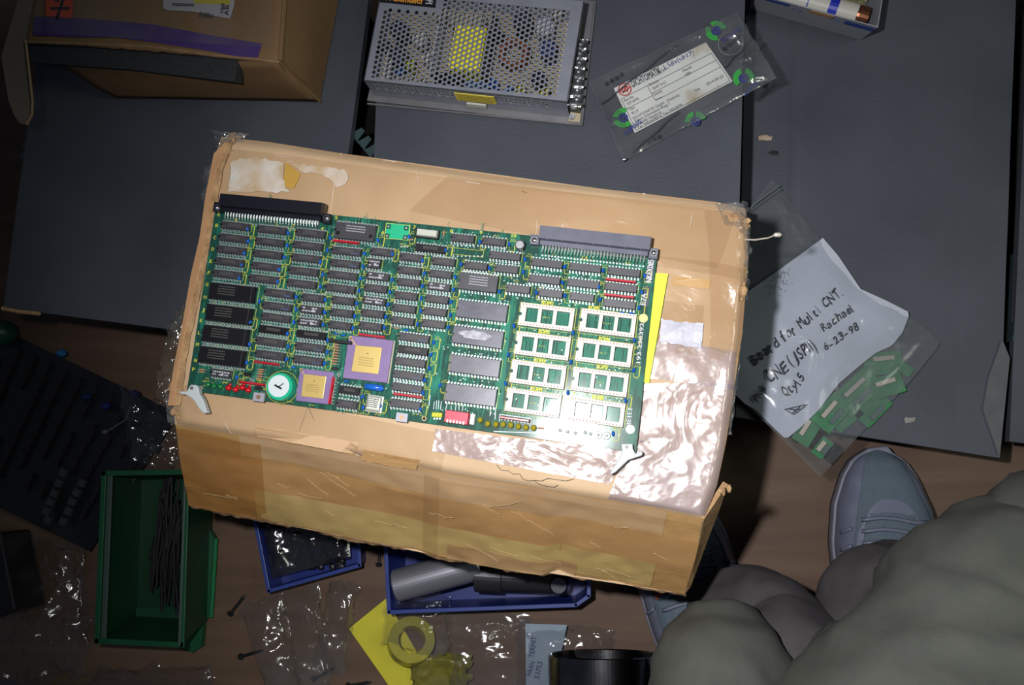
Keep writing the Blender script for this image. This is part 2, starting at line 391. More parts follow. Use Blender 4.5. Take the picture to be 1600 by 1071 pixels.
def toptape(name, px, mt, lift=.0004, wr=0.0, sc=50, nx=50, ny=50, seed=0, label=None):
    q = [inv_coons(*p) for p in px]; m = M()
    def fn(a, b):
        b = 1-b
        u = (q[0][0]*(1-a)+q[1][0]*a)*(1-b)+(q[3][0]*(1-a)+q[2][0]*a)*b
        v = (q[0][1]*(1-a)+q[1][1]*a)*(1-b)+(q[3][1]*(1-a)+q[2][1]*a)*b
        p = P(*coons(u, v), ztop(u, v)+lift)
        if wr: p.z += wr*max(0, crump(p.x, p.y, sc, seed))
        return p
    m.grid(fn, nx, ny); return link(name, m, mt, carton, smooth=True, label=label)
toptape('packing_tape', [(352, 232), (1160, 332), (1165, 440), (345, 312)], TS, .0003, nx=80, ny=16)
toptape('packing_tape', [(345, 320), (1020, 405), (990, 560), (300, 500)], TS, .0002, nx=10, ny=10)
toptape('packing_tape', [(640, 330), (700, 275), (1150, 335), (1120, 420)], TA, .0006, .0005, 24, 70, 24, 3)
toptape('packing_tape', [(1028, 400), (1166, 420), (1150, 570), (1020, 545)], TA, .0006, .0005, 22, 40, 40, 8)
toptape('packing_tape', [(276, 600), (700, 680), (690, 736), (278, 662)], TS, .0006, .0004, 50, 70, 16, 5)
toptape('packing_tape', [(1000, 600), (1146, 600), (1108, 808), (950, 780)], TC, .0007, .0030, 14, 90, 100, 11, 'crinkled clear tape shining white')
toptape('packing_tape', [(680, 670), (985, 705), (952, 757), (676, 705)], TC, .0006, .0030, 17, 120, 36, 13, 'crinkled clear tape below the board')
toptape('packing_tape', [(1010, 530), (1150, 550), (1148, 610), (1000, 590)], TC, .0005, .0008, 30, 60, 20, 17)
toptape('packing_tape', [(1100, 330), (1164, 332), (1160, 560), (1108, 545)], TA, .0010, .0018, 24, 30, 80, 19, 'wrinkled clear tape over the right edge')
toptape('tape_residue', [(1034, 470), (1100, 478), (1094, 545), (1026, 535)], TS, .0008)
white_res = mat('paper_residue', (0.62, 0.58, 0.52), (0.48, 0.34, 0.2), 45, .8, detail=8, sharp=.3)
def toppoly(name, px, mt, lift, label=None, wob=0.0):
    n = []; 
    for i, a in enumerate(px):
        b = px[(i+1) % len(px)]; k = max(2, int(math.hypot(b[0]-a[0], b[1]-a[1])/6))
        for j in range(k):
            x = a[0]+(b[0]-a[0])*j/k; y = a[1]+(b[1]-a[1])*j/k
            n.append((x+wob*noise.noise(Vector((x*.2, y*.2, 1))), y+wob*noise.noise(Vector((x*.2, y*.2, 7)))))
    top = [P(x, y, ztop(*inv_coons(x, y))+lift) for x, y in n]
    mm = M(); mm.add(top, [tuple(range(len(top)))[::-1]]); return link(name, mm, mt, carton, label=label)
toppoly('label_residue', [(364, 252), (388, 246), (445, 253), (443, 295), (452, 300), (395, 300), (355, 300)], white_res, .0022, 'torn white remnant of a paper label', 5)
toppoly('label_residue', [(458, 256), (530, 263), (543, 268), (541, 288), (528, 292), (505, 272), (470, 268)], white_res, .0022, 'torn white remnant of a paper label', 5)
toppoly('tape_patch', [(446, 253), (470, 272), (460, 295), (442, 293)], flat('amber', (.5, .3, .06), .3), .0018, 'amber tape patch', 2)
toppoly('paper_patch', [(1033, 499), (1098, 506), (1096, 545), (1030, 533)], mat('silver_paper', (.55, .54, .6), (.42, .42, .5), 60, .4, bump=.5, bscale=90), .0028, 'torn silvery white paper patch right of the yellow note', 4)
for k, (q, c) in enumerate([([(1052, 432), (1110, 438), (1108, 452), (1050, 446)], (.5, .29, .1)), ([(568, 703), (656, 719), (650, 735), (565, 720)], (.52, .31, .13)), ([(400, 666), (560, 692), (556, 711), (398, 682)], (.6, .40, .23))]):
    toppoly('tape_patch', q, flat('tape_tone_%d' % k, c, .35), .0012, wob=1.5)
# front panel bands
def band(name, us, vs_, mt, off=.0006, nx=80, ny=8, wr=.0003, rag=.015, seed=0, label=None):
    mm = M()
    def fn(a, b):
        u = lerp(us[0], us[1], a); v = lerp(lerp(vs_[0], vs_[1], a), lerp(vs_[2], vs_[3], a), b)
        if b in (0, 1): v += rag*noise.noise(Vector((u*12, b, seed)))
        v = min(max(v, 0.002), .998)
        return frontp(u, v, off+wr*crump(u, v, 9, seed))
    mm.grid(lambda a, b: fn(a, 1-b), nx, ny); return link(name, mm, mt, carton, smooth=True, label=label)
tanp = mat('tan_tape', (0.58, 0.39, 0.22), (0.50, 0.32, 0.17), 18, .45, bump=.1)
orange = mat('brown_packing_tape', (0.56, 0.33, 0.14), (0.48, 0.27, 0.10), 16, .32, bump=.25, bscale=60, detail=7)
yel = mat('yellowed_tape', (0.62, 0.47, 0.19), (0.56, 0.39, 0.15), 20, .32, bump=.25, bscale=50, detail=8)
band('tape_band', (.12, .93), (.0, .0, .22, .30), tanp, .0005, seed=1, label='tan paper tape along the crease')
band('tape_band', (.0, 1.0), (.30, .26, .72, .74), orange, .0008, seed=2, label='orange brown packing tape')
band('tape_band', (.14, .93), (.58, .63, .97, .96), yel, .0012, seed=3, label='yellowed packing tape along the lower edge')
band('tape_band', (.0, .16), (.02, .05, .98, .98), TB, .0015, nx=24, seed=4)
band('tape_band', (.47, .50), (.05, .05, .99, .99), TS, .0016, nx=24, seed=5)
band('tape_band', (.52, .78), (.80, .84, .99, 1.0), mat('tan_patch', (.55, .36, .18), (.45, .27, .12), 20, .5), .0017, nx=40, seed=6)
band('clear_wrap', (.0, 1.0), (.05, .05, .95, .95), film_mat('wrap', (.99, .97, .93), .03, .15, (.7, .6, .4), .5, 30, .06, .03, ridge=.06), .0028, nx=120, ny=30, wr=.0008, seed=7)
# strands, cracks and loose film edges
m = M(); rr = random.Random(3)
for i in range(24):
    u0 = rr.random()*.95; v0 = rr.random()*.6+.2; a = rr.uniform(-.5, .9); L_ = rr.uniform(.015, .07)
    pts = [frontp(min(.99, u0+L_*k/6), min(.95, max(.03, v0+a*L_*k/6*4+.02*noise.noise(Vector((i, k*.6, 0))))), .0040) for k in range(7)]
    m.tube(pts, .00016, 4)
link('tape_creases', m, flat('tape_crease', (.66, .50, .27), .35), carton, kind='stuff')
m = M()
for i in range(18):
    x0 = rr.choice([rr.uniform(640, 1100), rr.uniform(330, 640)]); y0 = (rr.uniform(690, 740) if rr.random() < .5 else rr.uniform(255, 330))
    y0 += (x0-700)*.12; x0 = min(x0, 1095); a = rr.uniform(-1.9, -.9) if rr.random() < .7 else rr.uniform(-.2, .3); L_ = rr.uniform(8, 32)
    pts = []
    for k in range(6):
        x = x0+math.cos(a)*L_*k/5+2*noise.noise(Vector((i, k*.5, 2))); y = y0-math.sin(a)*L_*k/5
        u, v = inv_coons(x, y); pts.append(P(*coons(u, v), ztop(u, v)+.0016))
    m.tube(pts, .0003, 4)
link('tape_wrinkles', m, flat('wrinkle', (.80, .68, .55), .25, coat=1), carton, kind='stuff')
m = M()
for pts in ([(462, 690), (480, 697), (500, 701), (515, 705), (540, 708), (556, 712)], [(776, 727), (783, 735), (794, 736), (801, 741), (812, 741), (817, 749), (826, 752), (834, 751), (842, 757), (853, 760), (866, 762), (872, 758)], [(834, 751), (846, 752), (856, 748), (870, 750), (884, 752), (896, 749)], [(300, 345), (297, 380)], [(815, 298), (823, 302)], [(1139, 700), (1000, 690)]):
    q = []
    for x, y in pts:
        u, v = inv_coons(x, y); q.append(P(*coons(u, v), ztop(u, v)+.0018))
    m.tube(q, .00018, 4)
link('cracks', m, flat('dark_line', (.05, .04, .035), .9), carton, kind='stuff')  # thin dark tubes laid along the cracks
# tattered clear film at the corners
TF = film_mat('torn_film', (.93, .95, .97), .16, .1, (.5, .5, .5), .8, 60, .2, .14, ridge=.1)
for px, z, amp, sd in (([(334, 205), (388, 210), (372, 226), (340, 236)], .325, .010, 1), ([(322, 262), (338, 258), (333, 330), (318, 336)], .31, .012, 2),
                       ([(1118, 318), (1166, 316), (1172, 372), (1128, 356)], .326, .012, 3), ([(1148, 342), (1172, 350), (1168, 470), (1150, 466)], .320, .010, 4),
                       ([(1150, 520), (1160, 520), (1142, 680), (1132, 680)], .318, .008, 5), ([(258, 615), (300, 622), (296, 668), (264, 662)], .318, .010, 6)):
    link('torn_film', sheet(px, z, amp, 90, sd, 24, 24, wob=.004), TF, carton)
m = M()
for (x0, y0), (x1, y1), n_ in (((368, 214), (352, 240), 14), ((1146, 330), (1168, 352), 14), ((1150, 505), (1162, 440), 8), ((268, 600), (275, 660), 10), ((1128, 770), (1138, 757), 5)):
    for k in range(n_):
        t = rr.random(); c = P(lerp(x0, x1, t)+rr.uniform(-6, 6), lerp(y0, y1, t)+rr.uniform(-4, 4), ZT-.001+rr.uniform(-.003, .0015))
        m.ell(c, (rr.uniform(.001, .004), rr.uniform(.001, .004), rr.uniform(.0005, .0015)), 6, 4)
link('frayed_bits', m, card_edge, carton, kind='stuff')
m = M(); m.tube([P(1150, 374, .325), P(1180, 375, .33), P(1200, 372, .332), P(1215, 366, .335)], [.0005, .0006, .0005, .0005], 5)
m.ell(P(1215, 367, .335), (.0035, .002, .0015), 6, 4)
link('tape_strand', m, flat('strand', (.5, .45, .38), .3), carton)

# ------------------------------------------------------------------ yellow note under the board
m = M(); q = PP([(1008, 426), (1044, 428), (1014, 600), (975, 590)], ZT+.0045); m.loft2([v-Vector((0, 0, .0003)) for v in q][::-1], q[::-1])
solo('sticky_note', m, flat('fluorescent_paper', (0.72, 0.95, 0.06), .7), 'fluorescent yellow paper note sticking out from under the right edge of the green board', 'note')

# ------------------------------------------------------------------ the circuit board
ZB = ZT+0.0068                      # top face of the bare board
A_, B_ = P(292, 610, ZB), P(994, 707, ZB)
D_ = P(338, 317, ZB)
rz = math.atan2(B_.y-A_.y, B_.x-A_.x)
board = thing('circuit_board', 'long green printed circuit board full of chips, lying on the big taped carton', 'circuit board', Vector((A_.x, A_.y, ZB)), rz=rz)
BI = Wm(board).inverted()
def L(px, py, h=0.0):
    v = BI @ P(px, py, ZB+h); return v.x, v.y
def c1(x, y): return 280+x/5.354, 280+y/5.354
def c2(x, y): return 280+x/4.868, 440+y/4.868
def c3(x, y): return 500+x/5.354, 320+y/5.354
def c4(x, y): return 500+x/5.1, 480+y/5.1
def c5(x, y): return 760+x/5.1, 330+y/5.1
def c6(x, y): return 760+x/4.463, 520+y/4.463
pcb = bpy.data.materials.new('green_laminate'); pcb.use_nodes = True
nt = pcb.node_tree; N = nt.nodes; K = nt.links; b = N['Principled BSDF']; b.inputs['Roughness'].default_value = .6; b.inputs['Specular IOR Level'].default_value = .25; b.inputs['Coat Weight'].default_value = .8; b.inputs['Coat Roughness'].default_value = .125
tc = N.new('ShaderNodeTexCoord'); mp = N.new('ShaderNodeMapping'); mp.inputs['Scale'].default_value = (1, .22, 1); K.new(tc.outputs['Object'], mp.inputs[0])
vo = N.new('ShaderNodeTexVoronoi'); vo.distance = 'MANHATTAN'; vo.inputs['Scale'].default_value = 420; K.new(mp.outputs[0], vo.inputs[0])
nz = N.new('ShaderNodeTexNoise'); nz.inputs['Scale'].default_value = 28; K.new(tc.outputs['Object'], nz.inputs[0])
mx = N.new('ShaderNodeMath'); mx.operation = 'MULTIPLY'; K.new(vo.outputs['Color'], mx.inputs[0]); K.new(nz.outputs[0], mx.inputs[1])
cr = N.new('ShaderNodeValToRGB'); cr.color_ramp.elements[0].position = .2; cr.color_ramp.elements[1].position = .5
cr.color_ramp.elements[0].color = (.0045, .056, .038, 1); cr.color_ramp.elements[1].color = (.010, .165, .10, 1)
K.new(mx.outputs[0], cr.inputs[0]); K.new(cr.outputs[0], b.inputs['Base Color'])
n3 = N.new('ShaderNodeTexNoise'); n3.inputs['Scale'].default_value = 14; bp = N.new('ShaderNodeBump'); bp.inputs['Strength'].default_value = .05; bp.inputs['Distance'].default_value = .003
K.new(tc.outputs['Object'], n3.inputs[0]); K.new(n3.outputs[0], bp.inputs['Height']); K.new(bp.outputs[0], b.inputs['Coat Normal'])
corners = [L(292, 610), L(994, 707), L(1028, 389), L(338, 317)]
nt_ = [L(833, 366.5), L(833, 372), L(512, 341), L(512, 335.5)]
m = M(); poly = [Vector((x, y, 0)) for x, y in (corners[0], corners[1], corners[2], corners[3])]
m.prism([(p.x, p.y) for p in poly], -.0016, 0)
link('laminate', m, pcb, board, local=True)
icm = mat('chip_epoxy', (0.030, 0.028, 0.033), (0.046, 0.044, 0.050), 200, .42, spec=.5, coords='Object')
icd = mat('chip_black', (0.007, 0.007, 0.009), rough=.35)
icg = mat('chip_grey', (0.055, 0.055, 0.064), (0.042, 0.042, 0.05), 120, .38)
icw = mat('chip_worn', (0.062, 0.062, 0.082), (0.115, 0.115, 0.15), 130, .32, detail=7, coat=.2, coat_r=.3)
pinm = flat('tinned_leads', (.46, .50, .49), .42, metal=.6)
nickel = flat('nickel_can', (.62, .64, .56), .35, metal=.35)
prg = flat('grey_print', (.085, .075, .07), .6); prw = flat('white_print', (.40, .40, .45), .6); pry = flat('yellow_print', (.62, .60, .05), .6)
redm = mat('red_resistor_body', (.50, .012, .03), rough=.3, coat=.5); bluem = mat('blue_capacitor_body', (.010, .12, .55), rough=.3, coat=.3)
CH = 0.0042
def chip_mesh(n, Lb, Wb, pitch, style, seed):
    m = M(); h = .0034; m.bbox((0, 0, .0008+h/2), (Lb, Wb, h), .0005, 0)
    r = random.Random(seed)
    # index notch and dot
    m.cyl((-Lb/2+.0009, 0, CH-.0001), .0011, .00012, 10, 3)
    if style in ('grey',):
        for sx in (-1, 1): m.cyl((sx*Lb*.4, -Wb*.18, CH), .0017, .0001, 14, 2)
    zp = CH+.00006
    def dash(x, y, w_, hh, mi): m.add([(x, y, zp), (x+w_, y, zp), (x+w_, y+hh, zp), (x, y+hh, zp)], [(0, 1, 2, 3)], mi)
    rows = {'big': 4, 'grey': 3, 'mid': 4, 'worn': 0, 'blank': 0}.get(style, 2)
    if style == 'white':
        for k in range(2):
            x = -Lb*.36
            while x < Lb*.36:
                w_ = r.uniform(.0008, .0022)
                if r.random() < .8: dash(x, (Wb*.08 if k == 0 else -Wb*.28)+r.uniform(0, .0003), w_, .0011, 1)
                x += w_+.0005
        m.cyl((Lb*.12, -Wb*.12, CH), .0012, .0001, 10, 1)
    else:
        for k in range(rows):
            x = -Lb*(.22 if style != 'big' else .3); end = Lb*(.24 if style != 'big' else 0.06); yy = Wb*(.10-k*.2) if rows == 2 else Wb*(.28-k*.15)
            while x < end:
                w_ = r.uniform(.0005, .0009); dash(x, yy, w_, .00085, 1); x += w_+.00035
    if style == 'blue':
        for k in range(5): dash(Lb*.18+k*.0012, -Wb*.3, .0008, .0009, 2)
    if style == 'line' or style == 'big': dash(Lb*.41, -Wb*.48, .00022, Wb*.96, 1)
    return m
def pins_mesh(n, pitch):
    m = M()
    for i in range(n):
        x = (i-(n-1)/2)*.00254
        for s_ in (-1, 1):
            m.box((x, s_*(pitch/2-.0003), .0019), (.0011, .0010, .0003))
            m.box((x, s_*(pitch/2+.0001), .0010), (.0006, .0003, .0020))
            m.cyl((x, s_*(pitch/2+.0003), .00004), .00075, .00012, 6)
    return m
KIND = {'d20': (10, .0252, .0064, .0079), 'd16': (8, .0192, .0064, .0079), 'd14': (7, .0175, .0064, .0079), 'd8': (6, .0105, .0082, .0094),
        'd32': (16, .0405, .0138, .0157), 'd24': (12, .0318, .0138, .0157), 'd28': (14, .0345, .0138, .0157)}
STYLE = {'plain': (icm, prg), 'dark': (icd, prg), 'white': (icm, prw), 'blue': (icm, prg), 'line': (icm, prg), 'big': (icd, prg), 'grey': (icg, prw), 'mid': (icg, prw), 'worn': (icw, prw), 'blank': (icg, prg)}
meshes = {}
chips = []     # (x, y, L, W) in board space, for silkscreen and traces
blue_pr = flat('blue_print', (.05, .10, .25), .6)
def chip(px, py, kind, style='plain', var=0):
    n, Lb, Wb, pt = KIND[kind]; key = (kind, style, var % 3)
    if key not in meshes:
        mb = chip_mesh(n, Lb, Wb, pt, style, hash(kind) % 7+var % 3 if False else len(meshes))
        o1 = link('chip', mb, [STYLE[style][0], STYLE[style][1], (blue_pr if style == 'blue' else icd), icd], board, local=True)
        if ('pins', kind) not in meshes:
            mp_ = pins_mesh(n, pt); o2 = link('pins', mp_, pinm, o1, local=True); meshes[('pins', kind)] = o2.data
        else:
            o2 = bpy.data.objects.new('pins', meshes[('pins', kind)]); C.objects.link(o2); o2.parent = o1
        meshes[key] = o1.data
    else:
        o1 = bpy.data.objects.new('chip', meshes[key]); C.objects.link(o1); o1.parent = board
        o2 = bpy.data.objects.new('pins', meshes[('pins', kind)]); C.objects.link(o2); o2.parent = o1
    x, y = L(px, py, CH); o1.location = (x, y, 0); o1.rotation_euler = (0, 0, math.radians(R0.uniform(-.5, .5)))
    chips.append((x, y, Lb, Wb, n, pt)); return o1
# column A, B, C
for i, (x, y) in enumerate([(462, 390), (445, 492), (430, 592), (412, 692), (392, 795)]): chip(*c1(x, y), 'd20', 'plain', i)
for i, (x, y) in enumerate([(770, 422), (752, 525), (735, 628), (718, 730), (700, 835)]): chip(*c1(x, y), 'd20', 'plain', i)
for i, (x, y) in enumerate([(1092, 452), (1070, 555), (1055, 660), (1035, 770), (1018, 875)]): chip(*c1(x, y), 'd20', ('plain', 'plain', 'plain', 'line', 'line')[i], i)
chip(554.2, 362, 'd28', 'grey')['label'] = 'grey chip with white lettering'
for x, y, k, s_ in [(540.5, 392.5, 'd20', 'blue'), (538.3, 411.9, 'd20', 'blue'), (534.6, 430.2, 'd20', 'plain'), (530.8, 450.7, 'd20', 'line'), (535.0, 469.8, 'd16', 'plain'), (533.0, 489, 'd16', 'plain'), (530.4, 508.6, 'd16', 'plain'),
                    (595.6, 393.8, 'd16', 'plain'), (584, 411.5, 'd8', 'white'), (589.5, 432, 'd16', 'white'), (586.3, 450.7, 'd16', 'plain'), (584, 470.4, 'd16', 'white'), (581.2, 490, 'd16', 'plain'), (578.2, 510, 'd16', 'plain'),
                    (642, 402.2, 'd16', 'plain'), (639.1, 422.7, 'd16', 'plain'), (637.3, 441.4, 'd16', 'plain'), (633.5, 462.3, 'd16', 'plain'), (630.7, 482.1, 'd16', 'plain'), (628.2, 501.4, 'd16', 'plain'),
                    (692.4, 408.7, 'd16', 'plain'), (687.7, 428.3, 'd16', 'plain'), (684.9, 448, 'd16', 'white'), (682.1, 467.6, 'd16', 'plain'), (679, 487.2, 'd16', 'plain'), (677, 506.2, 'd16', 'plain'),
                    (671.8, 388.2, 'd20', 'dark'), (722.3, 372.3, 'd16', 'plain'), (771, 377.5, 'd16', 'plain'), (742.8, 415.3, 'd16', 'plain'), (788.4, 399.6, 'd20', 'blank'), (791, 420.2, 'd16', 'blank'), (809, 451.6, 'd16', 'blank'),
                    (854.1, 411.4, 'd20', 'blank'), (913.9, 418.2, 'd20', 'blank'), (974.7, 425.1, 'd20', 'blank'), (850.2, 436.9, 'd20', 'blank'), (911, 443.1, 'd20', 'blank'), (969.8, 449, 'd20', 'blank'),
                    (860, 458.4, 'd16', 'blank'), (909, 464.3, 'd16', 'blank'), (967.8, 475.1, 'd20', 'blank'),
                    (746.5, 441.4, 'd24', 'mid'), (752.5, 486, 'd32', 'worn'), (746, 527, 'd32', 'worn'), (741, 572, 'd32', 'worn'), (735, 617.5, 'd32', 'worn'),
                    (362.2, 457.5, 'd32', 'big'), (357, 491.4, 'd32', 'big'), (351.5, 524.2, 'd32', 'big'), (346.1, 557.7, 'd32', 'big'),
                    (435.1, 458.5, 'd20', 'blue'), (432, 479, 'd20', 'blue'), (430, 496.5, 'd20', 'plain'), (426.3, 516, 'd20', 'dark'), (421.7, 534.5, 'd20', 'plain'), (420.7, 555, 'd20', 'plain'),
                    (487.9, 465.7, 'd16', 'plain'), (485.4, 484.2, 'd16', 'white'), (482.3, 503.7, 'd16', 'white'), (485.4, 523.2, 'd20', 'dark'), (483.4, 542.7, 'd20', 'blue'), (480.3, 563.3, 'd20', 'blue'),
                    (343.7, 583.8, 'd14', 'white'), (545.1, 610.4, 'd14', 'dark'), (541.2, 632, 'd14', 'plain'),
                    (646, 528, 'd20', 'blue'), (644, 547.6, 'd20', 'dark'), (640.2, 566.3, 'd20', 'plain'), (637.3, 586.9, 'd20', 'blue'), (635.3, 606.5, 'd20', 'blue'), (632.4, 632, 'd20', 'plain')]:
    o = chip(x, y, k, s_, R0.randrange(3))
    if s_ == 'worn': o['label'] = 'wide grey chip with a scuffed dusty top'
    if k == 'd24': o['label'] = 'wide grey chip with white print'
# dusty smear on one of the worn chips
m = M(); pl = []
for k in range(30):
    a = k/30*6.283; rr_ = 1+.5*noise.noise(Vector((math.cos(a)*2, math.sin(a)*2, 4))); pl.append((.013*math.cos(a)*rr_-.001, .0035*math.sin(a)*rr_))
x, y = L(744, 524, CH); m.prism([(x+p[0], y+p[1]) for p in pl], CH+.0001, CH+.0003); link('dried_residue', m, mat('chalky', (.5, .5, .55), (.2, .2, .24), 200, .5), board, local=True)
# red resistor networks
def bar(name, px, py, Lm, Wm_, Hm, mt, rot=0, label=None, legs=0):
    m = M(); m.bbox((0, 0, .0008+Hm/2), (Lm, Wm_, Hm), .0006)
    o = link(name, m, mt, board, local=True, label=label); x, y = L(px, py, Hm); o.location = (x, y, 0); o.rotation_euler = (0, 0, rot)
    if legs:
        q = M()
        for i in range(legs): q.box(((i-(legs-1)/2)*.00254, -Wm_*.5-.0003, .0006), (.0006, .0006, .0012))
        link('pins', q, pinm, o, local=True)
    return o
for px, py, ln, rot in [(539.6, 377.5, .0225, 0), (415.6, 567.4, .0215, 0), (393, 599.2, .022, 0), (517.3, 610.5, .022, math.pi/2), (580.4, 524.7, .022, 0), (636.3, 618.2, .0235, 0), (803.7, 655.1, .0235, 0), (969.8, 438.4, .0235, 0), (967.5, 462.4, .0235, 0)]:
    bar('resistor_network', px, py, ln, .0024, .0050, redm, rot, 'red resistor network', 9)
# blue decoupling capacitors
caps = [c1(*p) for p in [(573, 418), (575, 520), (543, 622), (523, 720), (503, 828), (910, 450), (903, 555), (878, 655), (835, 758), (823, 858), (1262, 490), (1238, 595), (1180, 693), (1200, 800), (1180, 900), (978, 985), (1220, 1010), (1485, 1040), (670, 1022)]]
caps += [c2(*p) for p in [(608, 153), (540, 312), (533, 478), (512, 618), (437, 730), (887, 115), (887, 212), (872, 310), (822, 397), (828, 495), (815, 593), (1112, 138), (1105, 235), (1095, 330), (1130, 447), (1125, 537), (1105, 623), (1348, 168), (1335, 265), (1320, 355)]]
caps += [c3(*p) for p in [(483, 297), (372, 410), (360, 518), (605, 412), (340, 618), (325, 720), (303, 828), (292, 935), (270, 1033), (603, 628), (585, 730), (570, 835), (550, 938), (537, 1028), (745, 267), (1052, 380), (857, 467), (872, 575), (857, 682), (845, 785), (843, 890), (815, 1000), (1180, 500), (1130, 605), (1115, 712), (1093, 815), (1087, 922), (1072, 1028), (1338, 313), (1417, 530)]]
caps += [c4(*p) for p in [(1023, 160), (905, 282), (883, 380), (870, 487), (833, 583), (820, 685), (800, 815), (258, 170), (510, 165), (775, 138), (338, 715), (343, 800), (480, 787), (957, 625)]]
caps += [c5(*p) for p in [(180, 262), (308, 383), (293, 485), (623, 443), (605, 570), (625, 675), (930, 473), (897, 605), (905, 705), (1262, 515), (1238, 645), (1215, 770), (103, 640), (398, 650), (690, 970), (1178, 1030), (218, 915)]]
caps += [c6(*p) for p in [(152, 155), (133, 355), (588, 205), (568, 418), (1027, 262), (970, 475), (883, 705)]]
cc = []
for p in caps:
    if all(math.hypot(p[0]-q[0], p[1]-q[1]) > 5 for q in cc): cc.append(p)
m = M(); m.ell((0, 0, .0026), (.0012, .0021, .0022), 10, 6)
for s_ in (-1, 1): m.box((0, s_*.0012, .0006), (.0005, .0005, .0012), 0, 1)
cap0 = None; cap_xy = []
for p in cc:
    if cap0 is None: o = cap0 = link('capacitor', m, [bluem, pinm], board, smooth=True, local=True)
    else: o = bpy.data.objects.new('capacitor', cap0.data); C.objects.link(o); o.parent = board
    x, y = L(p[0], p[1], .003); o.location = (x, y, 0); o.rotation_euler = (0, 0, R0.uniform(-.35, .35)); cap_xy.append((x, y))
for p in [c2(1190, 397), c2(1245, 410), c2(865, 652), c4(207, 592), c4(685, 183), c5(1080, 810), c5(1155, 815)]:
    o = bpy.data.objects.new('capacitor', cap0.data); C.objects.link(o); o.parent = board
    x, y = L(*p, .003); o.location = (x, y, 0); o.rotation_euler = (0, 0, math.pi/2+R0.uniform(-.2, .2)); o.scale = (.8, 1.1, .8)
# film capacitor
m = M(); m.tube([(-.0078, 0, .0032), (-.0070, 0, .0032), (0, 0, .0032), (.0070, 0, .0032), (.0078, 0, .0032)], [.0008, .0024, .0026, .0024, .0008], 10)
o = link('film_capacitor', m, bluem, board, smooth=True, local=True, label='long blue capacitor below the large purple chip'); x, y = L(584.3, 605.5, .004); o.location = (x, y, 0)
# ceramic processors
cer = mat('purple_ceramic', (.23, .155, .33), (.20, .135, .29), 90, .42); gold = mat('gold_lid', (.78, .58, .20), rough=.33, metal=.55)
def pga(corn, goldc, label, h=.0032):
    q = [L(*p, h) for p in corn]; m = M(); m.prism(q, .0008, h)
    o = link('ceramic_processor', m, cer, board, local=True, label=label, bevel=.0004)
    g = [L(*p, h+.0008) for p in goldc]; m = M(); m.prism(g, h, h+.0007); link('gold_lid', m, gold, o, local=True, label='gold lid', bevel=.0003)
    gc = sum(p[0] for p in g)/4, sum(p[1] for p in g)/4; m = M(); gw = math.hypot(g[1][0]-g[0][0], g[1][1]-g[0][1])
    r = random.Random(5); m.cyl((gc[0], gc[1]+gw*.22, h+.0007), .0008, .0001, 8)
    for k in range(4):
        x = gc[0]-gw*.28
        while x < gc[0]+gw*.28:
            w_ = r.uniform(.0007, .0012); m.box((x, gc[1]+gw*(.05-k*.09), h+.00078), (w_, .0007, .0001)); x += w_+.0005
    link('print', m, flat('brown_print', (.30, .2, .05), .6), o, local=True)
    m = M(); a = Vector((*q[0], 0)); gg = Vector((*g[0], 0)); a2 = lerp(a, gg, .25); d = (gg-a2); rz_ = math.atan2(d.y, d.x)
    mid = (a2+gg)/2; m.box((mid.x, mid.y, h+.0001), (d.length, .0009, .0002), rz_); m.box((a2.x, a2.y, h+.0001), (.0022, .0022, .0002), 0)
    link('gold_corner_mark', m, gold, o, local=True)
    return o
pga([c4(230, 225), c4(583, 266), c4(532, 606), c4(180, 566)], [c4(283, 303), c4(492, 322), c4(462, 536), c4(248, 512)], 'large purple ceramic chip with a gold lid')
m = M(); q = [L(*c4(*p), .001) for p in [(583, 268), (600, 270), (548, 612), (532, 606)]]; m.prism(q, 0, .0012); link('socket_edge', m, flat('beige_edge', (.35, .35, .25), .5), board, local=True)
pga([c2(920, 660), c2(1178, 690), c2(1140, 937), c2(885, 908)], [c2(945, 703), c2(1118, 722), c2(1092, 893), c2(926, 873)], 'small purple ceramic chip with a gold lid')
# coin battery
x, y = L(436.5, 604.3, .006)
m = M(); m.cyl((0, 0, .0008), .0116, .0050, 40, 0, .0108); bat = link('battery', m, mat('teal_sleeve', (.012, .42, .24), rough=.3, coat=.6), board, local=True, label='round battery in a bright teal sleeve'); bat.location = (x, y, 0)
m = M(); m.cyl((-.0006, .0002, .0058), .0088, .0003, 36); link('battery_face', m, mat('battery_face', (.62, .68, .70), rough=.4), bat, local=True, label='white face')
m = M(); m.box((-.001, -.0004, .0062), (.0068, .0016, .0001), -.35); m.box((.0010, .0010, .0062), (.0060, .0008, .0001), .75); link('mark', m, ink, bat, local=True)
m = M(); m.tube([(.0135*math.cos(a/24*6.283), .0130*math.sin(a/24*6.283), .0002) for a in range(25)], .0002, 4); link('silk_ring', m, pry, bat, local=True)
# green bare transformer pad, crystal, oscillator
q = [L(*c3(*p), 0) for p in [(553, 152), (757, 172), (743, 300), (537, 282)]]; m = M(); m.prism(q, 0, .0001)
o = link('outline_pad', m, pry, board, local=True); qc = Vector((sum(p[0] for p in q)/4, sum(p[1] for p in q)/4)); q2 = [tuple(qc+(Vector(p)-qc)*.95) for p in q]
m = M(); m.prism(q2, .0001, .00025); link('bare_pad', m, mat('bright_green_pad', (.0, .42, .20), rough=.5), o, local=True, label='bright green bare area')
m = M(); m2 = M()
for (a, b_) in ((574, 184), (723, 198), (562, 262), (714, 276)):
    x, y = L(*c3(a, b_), 0); m.box((x, y, .0003), (.0037, .0037, .0002)); m2.cyl((x, y, .0003), .0009, .0003, 8)
link('hole_pads', m, flat('dark_green', (.003, .05, .03), .4), o, local=True); link('solder', m2, pinm, o, local=True)
bar('crystal_base', 667.5, 365.6, .0205, .0078, .0022, black, -.01)
